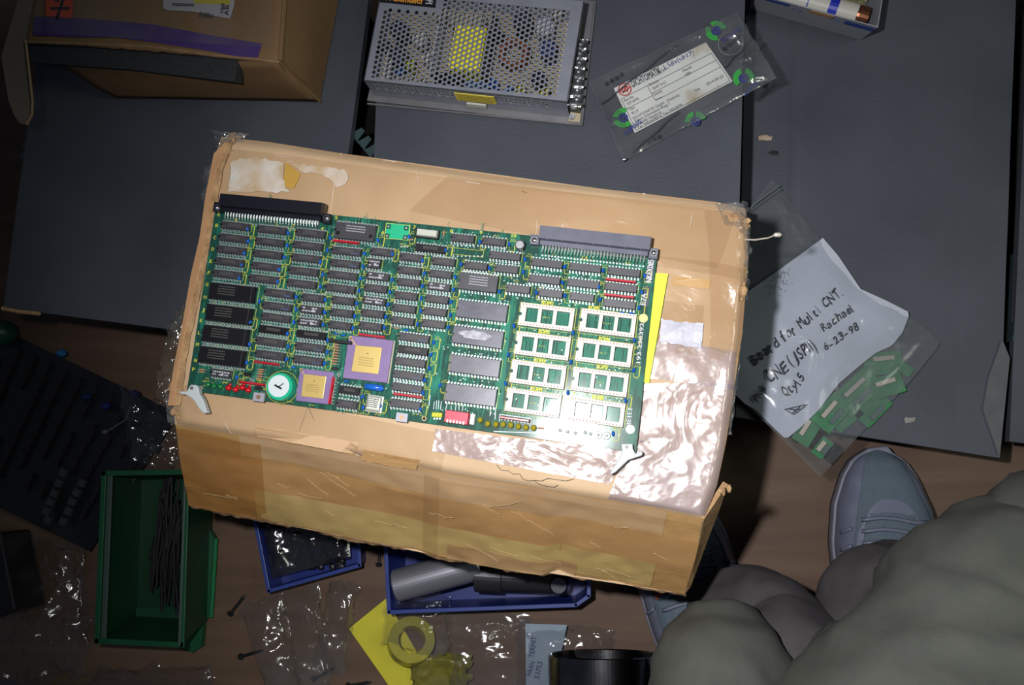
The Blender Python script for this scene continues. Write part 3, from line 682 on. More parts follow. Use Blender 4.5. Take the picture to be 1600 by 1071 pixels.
o = bar('crystal', 667.0, 364.0, .0172, .0060, .0046, nickel, -.01, 'silver crystal can')
x, y = L(583.3, 631, .005); m = M(); m.bbox((0, 0, .0014), (.0140, .0140, .0012), .0008); o = link('oscillator', m, nickel, board, local=True, label='square silver oscillator can', bevel=.001); o.location = (x, y, 0); o.rotation_euler = (0, 0, -.02)
m = M(); m.bbox((0, 0, .0038), (.0118, .0118, .0040), .0008); link('can_lid', m, nickel, o, local=True, bevel=.0008)
m = M(); r = random.Random(9)
for k in range(5):
    xx = -.0042
    while xx < .0040:
        w_ = r.uniform(.0005, .001); m.box((xx, .0035-k*.0015, .00585), (w_, .0007, .0001)); xx += w_+.0003
link('print', m, ink, o, local=True)
# electrolytic can and small round parts
x, y = L(812, 382.5, .008); m = M(); m.cyl((0, 0, .0003), .0040, .0076, 20, 0); m.cyl((0, 0, .0079), .0034, .0005, 20, 1, .0030)
o = link('electrolytic_capacitor', m, [black, mat('aluminium_top', (.85, .86, .9), rough=.25, metal=.9)], board, local=True, smooth=False, label='round capacitor with a silver top'); o.location = (x, y, 0)
redl = mat('red_led', (.55, .004, .012), rough=.2, coat=1)
for px, py in ((357, 606.4), (368.3, 608.9), (378.6, 606), (387.8, 610)):
    m = M(); m.ell((0, 0, .003), (.0027, .0023, .0022), 12, 6); m.box((0, .0028, .001), (.002, .002, .0015)); o = link('indicator_lamp', m, redl, board, local=True, smooth=True, label='small red lamp'); o.location = (*L(px, py, .003), 0)
grl = mat('green_led', (.004, .16, .035), rough=.2, coat=1)
for px, py in (c2(218, 785), c2(262, 795), c2(312, 800)):
    m = M(); m.ell((0, 0, .0025), (.0022, .0022, .002), 12, 6); o = link('indicator_lamp', m, grl, board, local=True, smooth=True, label='small green lamp'); o.location = (*L(px, py, .003), 0)
for px, py in (c2(512, 715), c2(597, 820), c2(1180, 672)):
    m = M()
    pl = [(.0025*math.cos(a), .0025*math.sin(a)) for a in [k*math.pi/8-.3 for k in range(10)]]; m.prism(pl, .001, .0062)
    for k in (-1, 0, 1): m.box((.0012*k+.003, -.003, .001), (.0004, .003, .0004), 0, 1)
    o = link('transistor', m, [black, pinm], board, local=True); o.location = (*L(px, py, .005), 0)
olive = mat('tantalum_bead', (.33, .28, .02), rough=.35, coat=.4)
for px, py in ((750, 656.5), (761.8, 662.4), (774.6, 663.4), (785.8, 663.4), (798, 664.5), (809.7, 666.8), (821.6, 668.3), (833.5, 669)):
    m = M(); m.ell((0, 0, .0026), (.0023, .0025, .0024), 12, 6); o = link('tantalum_capacitor', m, olive, board, local=True, smooth=True, label='olive yellow bead capacitor'); o.location = (*L(px, py, .003), 0)
for i, (px, py) in enumerate(((914, 676), (922.4, 678.4), (934.8, 680), (947.8, 681.3), (899, 677), (887, 675), (875, 673))):
    m = M(); m.cyl((0, 0, 0), .0030 if i in (2, 3) else .0018, .0012, 16, 0, .0024 if i in (2, 3) else .0013); m.ell((0, 0, .0012), (.0013, .0013, .001), 10, 5)
    o = link('test_terminal', m, pinm, board, local=True, smooth=False); o.location = (*L(px, py, .001), 0)
# switch block
o = bar('switch_block', 713.3, 652.5, .0190, .0098, .0056, mat('red_plastic', (.72, .02, .06), rough=.4), 0, 'red switch block with six white sliders')
m = M()
for k in range(6): m.box(((k-2.5)*.00254, -.0036, .0068), (.0013, .0022, .0014)); 
link('sliders', m, flat('white_slider', (.85, .85, .85), .5), o, local=True)
m = M(); m.bbox((0, 0, .003), (.0042, .0088, .004), .0005); o = link('jumper_header', m, flat('white_plastic', (.7, .7, .68), .5), board, local=True, label='small white jumper block'); o.location = (*L(738, 655.5, .004), 0)
# resistors in ranks (beside the large processor, and by the battery)
rbm = flat('resistor_body', (.45, .22, .12), .4)
m = M(); m.tube([(-.0021, 0, .0012), (-.0018, 0, .0012), (-.0012, 0, .0012), (.0012, 0, .0012), (.0018, 0, .0012), (.0021, 0, .0012)], [.0003, .0008, .00065, .00065, .0008, .0003], 8)
m.tube([(-.0042, 0, .0003), (-.0040, 0, .0012), (-.0021, 0, .0012)], .00022, 5, 1); m.tube([(.0042, 0, .0003), (.0040, 0, .0012), (.0021, 0, .0012)], .00022, 5, 1)
res0 = link('resistor', m, [rbm, pinm], board, local=True, smooth=True); res0.location = (*L(*c4(130, 300), .001), 0)
for p in [c4(133-k*3, 322+k*22) for k in range(7)]+[c2(625-k*4, 672+k*17) for k in range(5)]+[c2(175, 672), c2(172, 690), c3(1035, 245), c3(760, 290), c4(610, 168), c6(380, 668)]:
    o = bpy.data.objects.new('resistor', res0.data); C.objects.link(o); o.parent = board; o.location = (*L(*p, .001), 0); o.rotation_euler = (0, 0, R0.uniform(-.05, .05))
    if p == c3(1035, 245): o.rotation_euler.z = 1.5
bar('connector_strip', *c4(160, 275), .0195, .0030, .0045, black, -.01)
for p in [c4(905, 858), c4(932, 860), c4(960, 862)]: bar('resistor_chip', *p, .0028, .0036, .0015, pry, 0)
# EPROM sockets
bone = mat('socket_plastic', (.62, .57, .52), rough=.5); holem = flat('socket_contact', (.22, .06, .04), .5)
SL, SWd = .0425, .0182
ms = M(); h = .0042
for s_ in (-1, 1): ms.bbox((0, s_*(SWd/2-.0019), .0006+h/2), (SL, .0038, h), .0002)
for xx, ww in ((-SL/2+.0026, .0052), (-SL*.13, .0032), (SL*.13+.0008, .0032), (SL/2-.0018, .0036)): ms.bbox((xx, 0, .0006+h/2-.0004), (ww, SWd-.0070, h-.0008), .0002)
mh = M()
for i in range(16):
    for s_ in (-1, 1): mh.cyl(((i-7.5)*.00254, s_*(.00762), h+.0007), .00048, .00008, 6)
mh.cyl((-SL/2+.0006, 0, h+.0002), .0014, .0001, 10, 1)
sock0 = None
for k, (px, py) in enumerate([(853.7, 495.3), (847.4, 540.6), (840.4, 585.2), (833, 629.8), (949.4, 504.9), (943.7, 551.1), (937.2, 597.3), (931.5, 643.9)]):
    if sock0 is None:
        sock0 = o = link('chip_socket', ms, bone, board, local=True, label='empty bone coloured chip socket with open frame'); hl0 = link('contact_holes', mh, [holem, pcb], o, local=True)
    else:
        o = bpy.data.objects.new('chip_socket', sock0.data); C.objects.link(o); o.parent = board; o['label'] = sock0['label']
        q = bpy.data.objects.new('contact_holes', hl0.data); C.objects.link(q); q.parent = o
    x, y = L(px, py, h); o.location = (x, y, 0); o.rotation_euler = (0, 0, math.radians(-.3)); chips.append((x, y, SL, SWd-.004, 16, SWd))
# connectors at the back edge
def connector(pl, pr, dy, col, lab, npin, darkpins=False):
    a = Vector((*L(*pl, .010), 0)); b = Vector((*L(*pr, .010), 0)); ln = (b-a).length; ang = math.atan2(b.y-a.y, b.x-a.x)
    o = bpy.data.objects.new('edge_connector', None)
    m = M(); m.bbox((ln/2, -.0062, .0062), (ln, .0115, .0105), .0008); m.box((ln/2, -.0135, .0035), (ln*.96, .0035, .0065))
    m.box((-.0028, -.0115, .0030), (.0070, .0080, .0056)); m.box((ln+.0024, -.0125, .0030), (.0066, .0080, .0056))
    r = random.Random(2)
    for k in range(7): m.box((ln*(k+.6)/7.2, -.0118, .0114), (.0012, .0004, .0004), 0, 0)
    o = link('edge_connector', m, col, board, local=True, label=lab); o.location = (a.x, a.y, 0); o.rotation_euler = (0, 0, ang)
    m = M(); off = (ln-.00254*(npin-1))/2
    for i in range(npin):
        x = off+i*.00254
        for row, (yy, zz_) in enumerate(((-.0152, .0062), (-.0150, .0036), (-.0149, .0014))):
            e = -.0215-row*-.0026; xx = x+(.0005 if row == 1 else 0)
            m.tube([(xx, yy, zz_), (xx, e+.0012, zz_-.0003), (xx, e, .0002)], .00030, 5)
        m.cyl((x, -.0222, .0001), .0008, .0003, 6)
    link('pins', m, pinm, o, local=True)
    for xx in (-.0030, ln+.0026):
        s_ = M(); s_.cyl((xx, -.0122, .0056), .0030, .0004, 6); s_.ell((xx, -.0122, .0060), (.0021, .0021, .0014), 12, 4, half=True); link('screw', s_, steel, o, local=True)
    return o
connector(c1(345, 110), c1(1212, 190), 0, mat('connector_black', (.008, .008, .014), rough=.35), 'black multi-pin edge connector', 32)
connector(c5(425, 104), c5(1322, 197), 0, mat('connector_grey', (.085, .09, .13), (.115, .12, .165), 90, .45), 'dark grey multi-pin edge connector', 32)
# grey tabs, holes, round stickers
tabm = mat('tab_aluminium', (.36, .37, .42), rough=.5, metal=.3)
for px, py in ((403.9, 620.8), (627.5, 652.5)):
    m = M(); m.bbox((0, 0, .0010), (.0098, .0074, .0020), .0003); m.cyl((0, .0, .002), .0018, .0006, 14, 1); o = link('mounting_tab', m, [tabm, flat('copper_rivet', (.5, .28, .16), .4, metal=.8)], board, local=True, label='grey mounting tab with rivet'); o.location = (*L(px, py, .002), 0)
ring = flat('pale_copper_ring', (.50, .36, .18), .5)
for px, py, rr_ in ((662.7, 654.5, .0019), (314, 606.8, .0017)):
    m = M(); m.cyl((0, 0, 0), rr_, .00012, 16, 0); m.cyl((0, 0, .00012), rr_*.6, .00005, 12, 1); o = link('mounting_hole', m, [ring, blackm], board, local=True); o.location = (*L(px, py), 0)
for px, py, c, nm in ((1005.3, 497.6, (.68, .66, .22), 'yellow'), (984.7, 671.2, (.85, .85, .85), 'white')):
    m = M(); m.cyl((0, 0, 0), .0034, .0002, 24); o = link('round_sticker', m, flat(nm+'_sticker', c, .5), board, local=True, label='round %s sticker' % nm); o.location = (*L(px, py), 0)
# extraction levers
lev = mat('milky_nylon', (.50, .55, .55), rough=.4, coat=.2)
def lever(pts, hole, zt=.0075):
    q = [L(*p, zt) for p in pts]; m = M(); m.prism(q, .0012, zt)
    o = link('ejector_lever', m, lev, board, local=True, label='milky white ejector lever at the board corner', bevel=.0008)
    x, y = L(*hole, zt); m = M(); m.cyl((x, y, zt), .0014, .0003, 14); link('pivot_pin', m, flat('pin_dark', (.12, .11, .1), .4), o, local=True)
lever([c2(*p) for p in [(85, 785), (130, 787), (145, 810), (152, 850), (180, 895), (215, 1000), (185, 1005), (150, 970), (110, 905), (80, 880), (45, 862), (12, 858), (-2, 845), (5, 832), (30, 838), (58, 835), (70, 810)]], c2(96, 812))
lever([c6(*p) for p in [(940, 775), (1020, 775), (1022, 810), (1040, 845), (1062, 835), (1078, 822), (1092, 840), (1085, 858), (1050, 870), (990, 890), (900, 975), (865, 993), (862, 975), (905, 910), (945, 840)]], c6(979, 798))
# silkscreen print
sk = M(); zs = .00012
def ln(x0, y0, x1, y1, w_=.00022, mi=0):
    a = Vector((x0, y0, 0)); b = Vector((x1, y1, 0)); d = b-a
    if d.length < 1e-6: return
    n_ = Vector((-d.y, d.x, 0)).normalized()*w_/2; z = Vector((0, 0, zs)); sk.add([a-n_+z, b-n_+z, b+n_+z, a+n_+z], [(0, 1, 2, 3)], mi)
def rect(x, y, w_, h_, t=.00022): ln(x-w_/2, y-h_/2, x+w_/2, y-h_/2, t); ln(x+w_/2, y-h_/2, x+w_/2, y+h_/2, t); ln(x+w_/2, y+h_/2, x-w_/2, y+h_/2, t); ln(x-w_/2, y+h_/2, x-w_/2, y-h_/2, t)
r = random.Random(11)
def squig(x, y, w_, h_):
    n_ = max(2, int(w_/.0011))
    for k in range(n_):
        cx_ = x-w_/2+w_*(k+.5)/n_
        for _ in range(3): ln(cx_+r.uniform(-.0005, .0005), y+r.uniform(-.5, .5)*h_, cx_+r.uniform(-.0005, .0005), y+r.uniform(-.5, .5)*h_, .00026)
for (x, y) in cap_xy:
    rect(x+.0022, y-.0008, .0040, .0082, .0003); squig(x+.0022, y+.0048, .0040, .0013); ln(x+.0046, y-.004, x+.0046, y+.004, .0003)
    if r.random() < .6: squig(x+.0024, y-.0056, .003, .0013)
for (x, y, Lb, Wb, n_, pt) in chips:
    ln(x+Lb/2+.0008, y-Wb/2, x+Lb/2+.0008, y+Wb/2+.0008, .00028); ln(x+Lb/2+.0008, y+Wb/2+.0008, x+Lb/2-.001, y+Wb/2+.0008, .0002)
    if r.random() < .5: ln(x-Lb/2-.0007, y-Wb/2, x-Lb/2-.0007, y+Wb/2, .00022)
    if n_ == 16:
        for k in range(5): sx = x-Lb/2+Lb*(k+.6)/5.4; sk.add([(sx+.0012*math.cos(a)*q, y-pt/2-.0014+.0010*math.sin(a)*q, zs) for q in (1, .78) for a in [t*math.pi/6 for t in range(7)]], [(t, t+1, 8+t, 7+t) for t in range(6)])
        if pt > .017: rect(x, y, Lb+.002, SWd+.0014, .0002); squig(x-.0005, y, .0062, .0012)
for s_, x, y, wd in (('1', 367, 347, 3), ('2', 430, 353, 4), ('3', 455, 355, 4), ('4', 501, 360, 4), ('5', 523, 343, 4), ('6', 596, 366, 4), ('7', 645, 358, 4), ('8', 703, 364, 4), ('9', 749, 366, 4), ('10', 799, 371, 7), ('11', 862, 401, 6), ('12', 909, 406, 8), ('13', 977, 415, 8),
                     ('A', 339, 338, 4), ('B', 336, 355, 4), ('C', 333, 374, 4), ('D', 330, 392, 4), ('E', 327, 411, 4), ('F', 324, 429, 4), ('G', 321, 447, 4), ('H', 318, 467, 4), ('J', 315, 487, 4), ('K', 312, 504, 4), ('L', 309, 523, 4), ('M', 306, 541, 4), ('N', 303, 566, 4), ('P', 300, 580, 4)):
    a = L(x, y); b = L(x+wd, y+wd*.12); text(sk, s_, (*a, zs), (*b, zs), .0028, bold=.0002)
for s_, x, y, mi in (('ROM1', 846, 476, 0), ('ROM5', 919, 484, 0), ('ROM2', 841, 521, 0), ('ROM6', 935, 533, 0), ('ROM3', 834, 566, 0), ('ROM7', 932, 576, 0), ('ROM4', 829, 611, 0), ('ROM8', 925, 624, 0)):
    a = L(x, y); b = L(x+17, y+2.2); text(sk, s_, (*a, zs), (*b, zs), .0034, bold=.0004)
for k in range(26): squig(*L(r.uniform(320, 420), r.uniform(590, 612)), r.uniform(.003, .006), .0015)
for p in ([c4(1215, 180)] + [c3(1035+0, 230), c3(690, 330), c3(705, 350), c3(740, 345), c4(205, 240), c4(130, 230), c4(150, 205), c4(120, 340), c4(280, 840), c4(215, 830), c4(460, 858), c4(315, 845), c4(760, 855), c5(80, 195), c5(400, 190), c5(835, 395), c5(185, 525), c5(240, 560), c5(725, 740), c6(1030, 150), c6(405, 665), c2(1008, 940), c2(843, 918)]): squig(*L(*p), .005, .0014)
# empty 16-pin footprint
e1, e2 = L(*c3(1112, 395)), L(*c3(1365, 405)); rect((e1[0]+e2[0])/2, (e1[1]+e2[1])/2, .0250, .0052, .00025)
link('silkscreen', sk, pry, board, local=True, kind='stuff')
sk = M()
for s_, p0, p1, hh in (('NKEX085', c5(1316, 572), c5(1338, 392), .0046), ('E7A', c5(1270, 752), c5(1283, 660), .0040), ('193-230392', c6(1074, 215), c5(1258, 895), .0030), ('3E1E1', c6(1008, 650), c6(1018, 535), .0034)):
    a, b = L(*p0), L(*p1); text(sk, s_, (*a, zs+.00015), (*b, zs+.00015), hh, bold=.0003)
link('board_lettering', sk, flat('bright_print', (.62, .62, .66), .6), board, local=True, kind='stuff')
m = M()
for q in ([(1290, 372), (1346, 380), (1322, 575), (1268, 570)], [(1262, 590), (1312, 600), (1292, 760), (1240, 755)]): m.prism([L(*c5(*p)) for p in q], .00004, .0001)
link('part_number_panel', m, flat('dark_panel', (.004, .030, .038), .4), board, local=True)
# traces and vias
tr = M(); via = M()
def seg(x0, y0, x1, y1, w_=.00028):
    a = Vector((x0, y0, .00006)); b = Vector((x1, y1, .00006)); d = b-a
    if d.length < 1e-6: return
    n_ = Vector((-d.y, d.x, 0)).normalized()*w_/2; tr.add([a-n_, b-n_, b+n_, a+n_], [(0, 1, 2, 3)])
for (x, y, Lb, Wb, n_, pt) in chips:
    for i in range(n_):
        px_ = x+(i-(n_-1)/2)*.00254
        for s_ in (-1, 1):
            if r.random() < .75:
                l1 = r.uniform(.001, .0035 if n_ < 16 else .006); xx = px_+.0008*r.choice((-1, 0, 1)); y0 = y+s_*pt/2
                seg(px_, y0, xx, y0+s_*.0009); seg(xx, y0+s_*.0009, xx, y0+s_*l1)
                if r.random() < .4: via.cyl((xx, y0+s_*l1, 0), .00042, .00016, 6)
xa, ya = corners[0][0]+.004, corners[0][1]; xb = corners[1][0]-.012; H_ = .158
for k in range(520):
    x = r.uniform(xa, xb); y = r.uniform(.006, H_); l1 = r.uniform(.003, .016)
    if r.random() < .85:
        for j in range(r.choice((1, 2, 3))): seg(x+j*.0007, y, x+j*.0007, y+l1*r.uniform(.8, 1), .00025)
    else: seg(x, y, x+l1, y)
    if r.random() < .5: via.cyl((x, y, 0), .00045, .00016, 6)
for k in range(16):      # bus of long traces beside the wide chips
    p0 = L(*c4(905+k*6.2, 200+10*(k % 3))); p1 = L(*c4(905+k*5.2-45, 640+25*(k % 4))); seg(*p0, *p1, .00030)
for k in range(12):
    p0 = L(788+k*1.1, 470+3*(k % 3)); p1 = L(772+k*1.1, 640); seg(*p0, *p1, .0003)
for (sx, sy) in [(853.7, 495.3), (847.4, 540.6), (840.4, 585.2), (833, 629.8), (949.4, 504.9), (943.7, 551.1), (937.2, 597.3), (931.5, 643.9)]:
    x, y = L(sx, sy)
    for k in range(34):
        if r.random() < .8: xx = x-.018+k*.00108; seg(xx, y-.0125, xx, y+.0125*r.uniform(.3, 1), .0004)
x, y = L(846, 392)   # fan-out below the right connector
for k in range(64):
    xx = x+k*.00127; yy = y-.0004*(k//8); l1 = r.uniform(.003, .011); seg(xx, yy+.003, xx, yy-l1, .0003)
x, y = L(358, 349)
for k in range(60):
    xx = x+k*.00127; l1 = r.uniform(.002, .004); seg(xx, y+.003, xx, y-l1, .0003)
for k in range(8):
    for s_ in (-1, 1):
        x, y = L(*c3(1118+k*34, 345 if s_ > 0 else 432)); via.cyl((x, y-k*.0000, 0), .0007, .0002, 8)
for (x, y) in [L(*c4(912+k*22, 890)) for k in range(3)]+[L(*c3(680+k*25, 352)) for k in range(3)]: via.cyl((x, y, 0), .0008, .0003, 8)
link('traces', tr, mat('trace_green', (.010, .27, .165), rough=.55, coat=.6, coat_r=.10, spec=.3), board, local=True, kind='stuff')
link('solder_pads', via, pinm, board, local=True, kind='stuff')
# white ground traces near the switch block
sk = M()
for (a, b_) in ((c4(1000, 825), c4(1015, 765)), (c4(1045, 822), c4(1045, 785)), (c4(1080, 825), c4(1085, 775)), (c4(1107, 825), c4(1110, 775)), (c4(1135, 828), c4(1140, 780)), (c4(905, 815), c4(912, 755)), (c4(925, 815), c4(930, 745)), (c4(942, 815), c4(948, 745)), (c4(960, 820), c4(968, 750)), (c4(868, 790), c4(878, 700)), (c4(1355, 870), c4(1360, 800)), (c4(1395, 895), c4(1410, 670)), (c6(50, 690), c6(345, 700)), (c6(405, 590), c6(412, 755)), (c6(90, 570), c6(310, 600)), (c6(90, 620), c6(93, 570))):
    p, q = Vector((*L(*a), 0)), Vector((*L(*b_), 0)); n_ = Vector((-(q-p).y, (q-p).x, 0)).normalized()*.00025; z = Vector((0, 0, .00014)); sk.add([p-n_+z, q-n_+z, q+n_+z, p+n_+z], [(0, 1, 2, 3)])
link('bright_traces', sk, flat('tinned_trace', (.65, .70, .72), .4), board, local=True, kind='stuff')

# ------------------------------------------------------------------ carton at top left
def flatpoly(px, z, dz=0.0004):
    q = PP(px, z); m = M(); q = q if sum(q[i].x*q[(i+1) % len(q)].y-q[(i+1) % len(q)].x*q[i].y for i in range(len(q))) > 0 else q[::-1]
    m.loft2([v-Vector((0, 0, dz)) for v in q], q); return m
ZC = 0.285
t = thing('cardboard_carton', 'open brown cardboard carton with purple tape and an orange red label, at top left', 'box', P(270, 20, .2))
top = [P(55, -90, ZC), P(40, 63, ZC), P(120, 66, ZC), P(232, 71, ZC), P(331, 84.5, ZC), P(404, 91, ZC), P(437, 96, ZC), P(455, -90, ZC)]
def czt(x, y): return ZC+.0015*noise.noise(Vector((x*12, y*12, 3)))
q4 = [P(58, -90, ZC), P(452, -90, ZC), P(438, 96, ZC), P(40, 63, ZC)]
m = M()
def f(u, v):
    p = bil(q4, u, 1-v); p.z = czt(p.x, p.y)-(.003 if u > .985 else 0)
    if v < .01: p.y += .0015*noise.noise(Vector((u*30, 0, 0)))-.004*math.sin(u*3.14)*0
    return p
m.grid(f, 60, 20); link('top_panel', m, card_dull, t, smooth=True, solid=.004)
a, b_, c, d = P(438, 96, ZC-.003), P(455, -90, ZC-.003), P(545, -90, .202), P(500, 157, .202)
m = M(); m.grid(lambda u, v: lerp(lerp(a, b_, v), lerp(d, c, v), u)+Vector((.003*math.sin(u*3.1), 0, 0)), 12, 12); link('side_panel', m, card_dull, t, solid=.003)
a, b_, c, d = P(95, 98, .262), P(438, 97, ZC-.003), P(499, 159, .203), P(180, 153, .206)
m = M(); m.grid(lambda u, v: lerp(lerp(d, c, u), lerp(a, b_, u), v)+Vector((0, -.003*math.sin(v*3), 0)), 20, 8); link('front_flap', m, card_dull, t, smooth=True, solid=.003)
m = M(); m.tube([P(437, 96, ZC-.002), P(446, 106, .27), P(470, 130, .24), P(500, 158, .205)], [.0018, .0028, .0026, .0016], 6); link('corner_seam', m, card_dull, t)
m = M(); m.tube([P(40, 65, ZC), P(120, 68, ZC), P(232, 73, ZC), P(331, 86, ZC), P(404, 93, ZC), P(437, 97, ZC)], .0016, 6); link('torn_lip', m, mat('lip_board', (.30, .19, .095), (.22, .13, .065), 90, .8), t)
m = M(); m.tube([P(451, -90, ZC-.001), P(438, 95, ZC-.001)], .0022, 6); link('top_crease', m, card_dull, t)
m = M(); fl_ = [(28, -60), (28, 0), (10, 60), (2, 89), (8, 125), (13, 156), (22, 180), (30, 192), (41, 195), (50, 179), (51, 159), (46, 115), (40, 63), (46, 30), (53, 0), (58, -60)]
q = [P(x, y, .318-.02*(x/55)) for x, y in fl_]; m.loft2([v-Vector((.001, 0, .004)) for v in q][::-1], q[::-1]); link('left_flap', m, mat('grey_brown_flap', (.105, .085, .070), (.085, .07, .058), 30, .7), t)
m = M(); m.tube([P(40, 63, .307), P(46, 115, .306), P(51, 159, .304), P(50, 179, .304), P(41, 195, .307)], .0011, 5); link('flap_edge', m, mat('lip2', (.30, .2, .11), rough=.8), t)
m = flatpoly([(53, 26), (120, 28), (240, 38), (330, 55), (409, 68), (402, 90), (370, 88), (330, 80), (240, 66), (180, 58), (120, 58), (51, 55)], ZC+.0022); link('purple_tape', m, mat('purple_tape', (.055, .028, .17), (.07, .04, .15), 30, .35, coat=.3), t, label='purple sealing tape')
m = flatpoly([(255, -40), (368, -40), (366, 8), (359, 29), (300, 18), (262, 16), (255, 13)], ZC+.0026); lb = link('shipping_label', m, mat('label_paper', (.36, .36, .40), rough=.5), t, label='white shipping label')
m = flatpoly([(303, -40), (361, -40), (359, 6.5), (303, 5)], ZC+.0030); link('yellow_strip', m, flat('yellow_label', (.45, .40, .02), .5), lb)
m = M(); zz = ZC+.0034
for y in (6.5, 9): m.tube([P(269, y-1, zz), P(303, y, zz)], .0004, 4)
text(m, 'M2015', P(333, 21.5, zz), P(312, 18.5, zz), .0045, bold=.0003); text(m, 'YBB', P(350, 22, zz), P(351, 5, zz), .0035, bold=.0002); text(m, 'AB', P(357, 24, zz), P(358, 8, zz), .004, bold=.0003)
link('label_print', m, ink, lb, kind='stuff')
m = flatpoly([(73, -40), (113, -40), (113, 18), (111, 28), (71, 25)], ZC+.0026); lb = link('warning_label', m, flat('orange_red_label', (.62, .065, .015), .5), t, label='orange red sticker with a black cross')
m = M(); m.box(P(95, 10, zz), (.0028, .026, .0003), -.25); m.box(P(94, 13, zz), (.020, .0026, .0003), -.06); text(m, 'S', P(85, 3, zz), P(92, 3, zz), .006, bold=.0004)
link('cross_mark', m, ink, lb)
m = M()
mm_ = sheet([(60, -30), (425, -30), (428, 75), (50, 50)], ZC+.0033, .0012, 40, 2, 60, 24); link('clear_wrap', mm_, film_mat('wrap_dull', (.97, .96, .94), .05, .12, (.5, .5, .5), .6, 40, .05, .04, ridge=.05), t, smooth=True)
# foam slab
m = M(); tq = [P(43, 66, .279), P(200, 72, .279), P(373, 94, .279), P(366, 128, .277), P(200, 108, .274), P(46, 97, .272)]
bq = [Vector((v.x, v.y+.004, v.z-.014)) for v in tq]; m.loft2(bq, tq); m = M().loft2(bq[::-1], tq[::-1])
solo('foam_slab', m, foam, 'black foam slab poking out of the front of the top left carton', 'foam')

# ------------------------------------------------------------------ power supply
ZS, ZP = .2012, .2375
psu = thing('power_supply', 'metal caged power supply with a perforated cover, on the middle grey box', 'power supply', P(740, 80, .2))
A0, B0, C0, D0 = P(590, -26, ZP), P(899, 8, ZP), P(886, 159, ZP), P(569, 125.6, ZP)   # back left, back right, front right, front left
ex = (C0-D0).normalized(); ey = Vector((-ex.y, ex.x, 0)); LX = (C0-D0).length; LY = (A0-D0).dot(ey)
# extend the cage beyond the frame as the real one does
def U(x, y, z): v = D0+ex*x+ey*y; return Vector((v.x, v.y, z))
def perforated(fr, w_, h_, mx0, mx1, my0, my1, skip=None, pitch=.00505, hr=.0019, mi=0):
    """sheet with round holes laid out as hexagonal cells"""
    m = M(); cols = int((w_-mx0-mx1)/(pitch*.866)); rows = int((h_-my0-my1)/pitch)
    R = pitch/math.sqrt(3)
    for i in range(cols):
        for j in range(rows+1):
            cx_ = mx0+R+i*pitch*.866; cy_ = my0+pitch*(.5+j)+(pitch/2 if i % 2 else 0)
            if cy_+pitch/2 > h_-my1+.0001: 
                continue
            hexa = [(cx_+R*math.cos(k*math.pi/3), cy_+R*math.sin(k*math.pi/3)) for k in range(6)]
            if skip and skip(cx_, cy_): m.add([fr(*p) for p in hexa], [tuple(range(6))]); continue
            o12 = []
            for k in range(6):
                a, b = hexa[k], hexa[(k+1) % 6]; o12 += [a, ((a[0]+b[0])/2, (a[1]+b[1])/2)]
            h12 = [(cx_+hr*math.cos(k*math.pi/6), cy_+hr*math.sin(k*math.pi/6)) for k in range(12)]
            m.add([fr(*p) for p in o12+h12], [(k, (k+1) % 12, 12+(k+1) % 12, 12+k) for k in range(12)])
    x1 = mx0+R+(cols-1)*pitch*.866+R; y1 = my0+pitch*(rows)
    for (a, b, c, d) in ((0, 0, w_, my0+.0022), (0, h_-my1-.004, w_, h_), (0, my0+.0022, mx0+.0012, h_-my1-.004), (x1-.0012, my0+.0022, w_, h_-my1-.004)):
        m.add([fr(a, b, -.0001), fr(c, b, -.0001), fr(c, d, -.0001), fr(a, d, -.0001)], [(0, 1, 2, 3)])
    return m
def frt(x, y, dz=0): return U(x, y, ZP+dz)
lab_l = (P(595, -30, ZP)-D0).dot(ex), (P(683, 5, ZP)-D0).dot(ex); lab_y = (P(640, 10, ZP)-D0).dot(ey)
lab_y = (P(597, 3, ZP)-D0).dot(ey)-.001
m = perforated(frt, LX, LY, .005, .0075, .0015, .006, skip=lambda x, y: x < lab_l[1]+.004 and y > lab_y-.004)
cov = link('perforated_cover', m, zinc, psu, solid=.0008)
hf = ZP-ZS-.004
m = M(); FT = -.0035
def frf(x, y, dz=0): return U(x, FT*(1-y/hf)*0-.0002+dz*0, ZS+.004+y)
m = perforated(lambda x, y, dz=0: U(x, -.0006-dz, ZS+.003+y), LX-.0005, ZP-ZS-.003, .006, .010, .0140, .0015, hr=.0018)
link('perforated_front', m, zinc, psu, solid=.0006)
m = M(); m.tube([U(0, 0, ZP-.0006), U(LX, 0, ZP-.0006)], .0008, 6); m.tube([U(LX, 0, ZP-.0006), U(LX, LY, ZP-.0006)], .0008, 6); m.tube([U(0, 0, ZP-.0006), U(0, LY, ZP-.0006)], .0008, 6)
link('folded_edge', m, steel, psu)
m = M(); c = U(-.0002, LY/2, (ZS+ZP)/2); rzp = math.atan2(ex.y, ex.x); m.box(c, (.0008, LY, ZP-ZS-.001), rzp); link('left_cheek', m, zinc, psu)
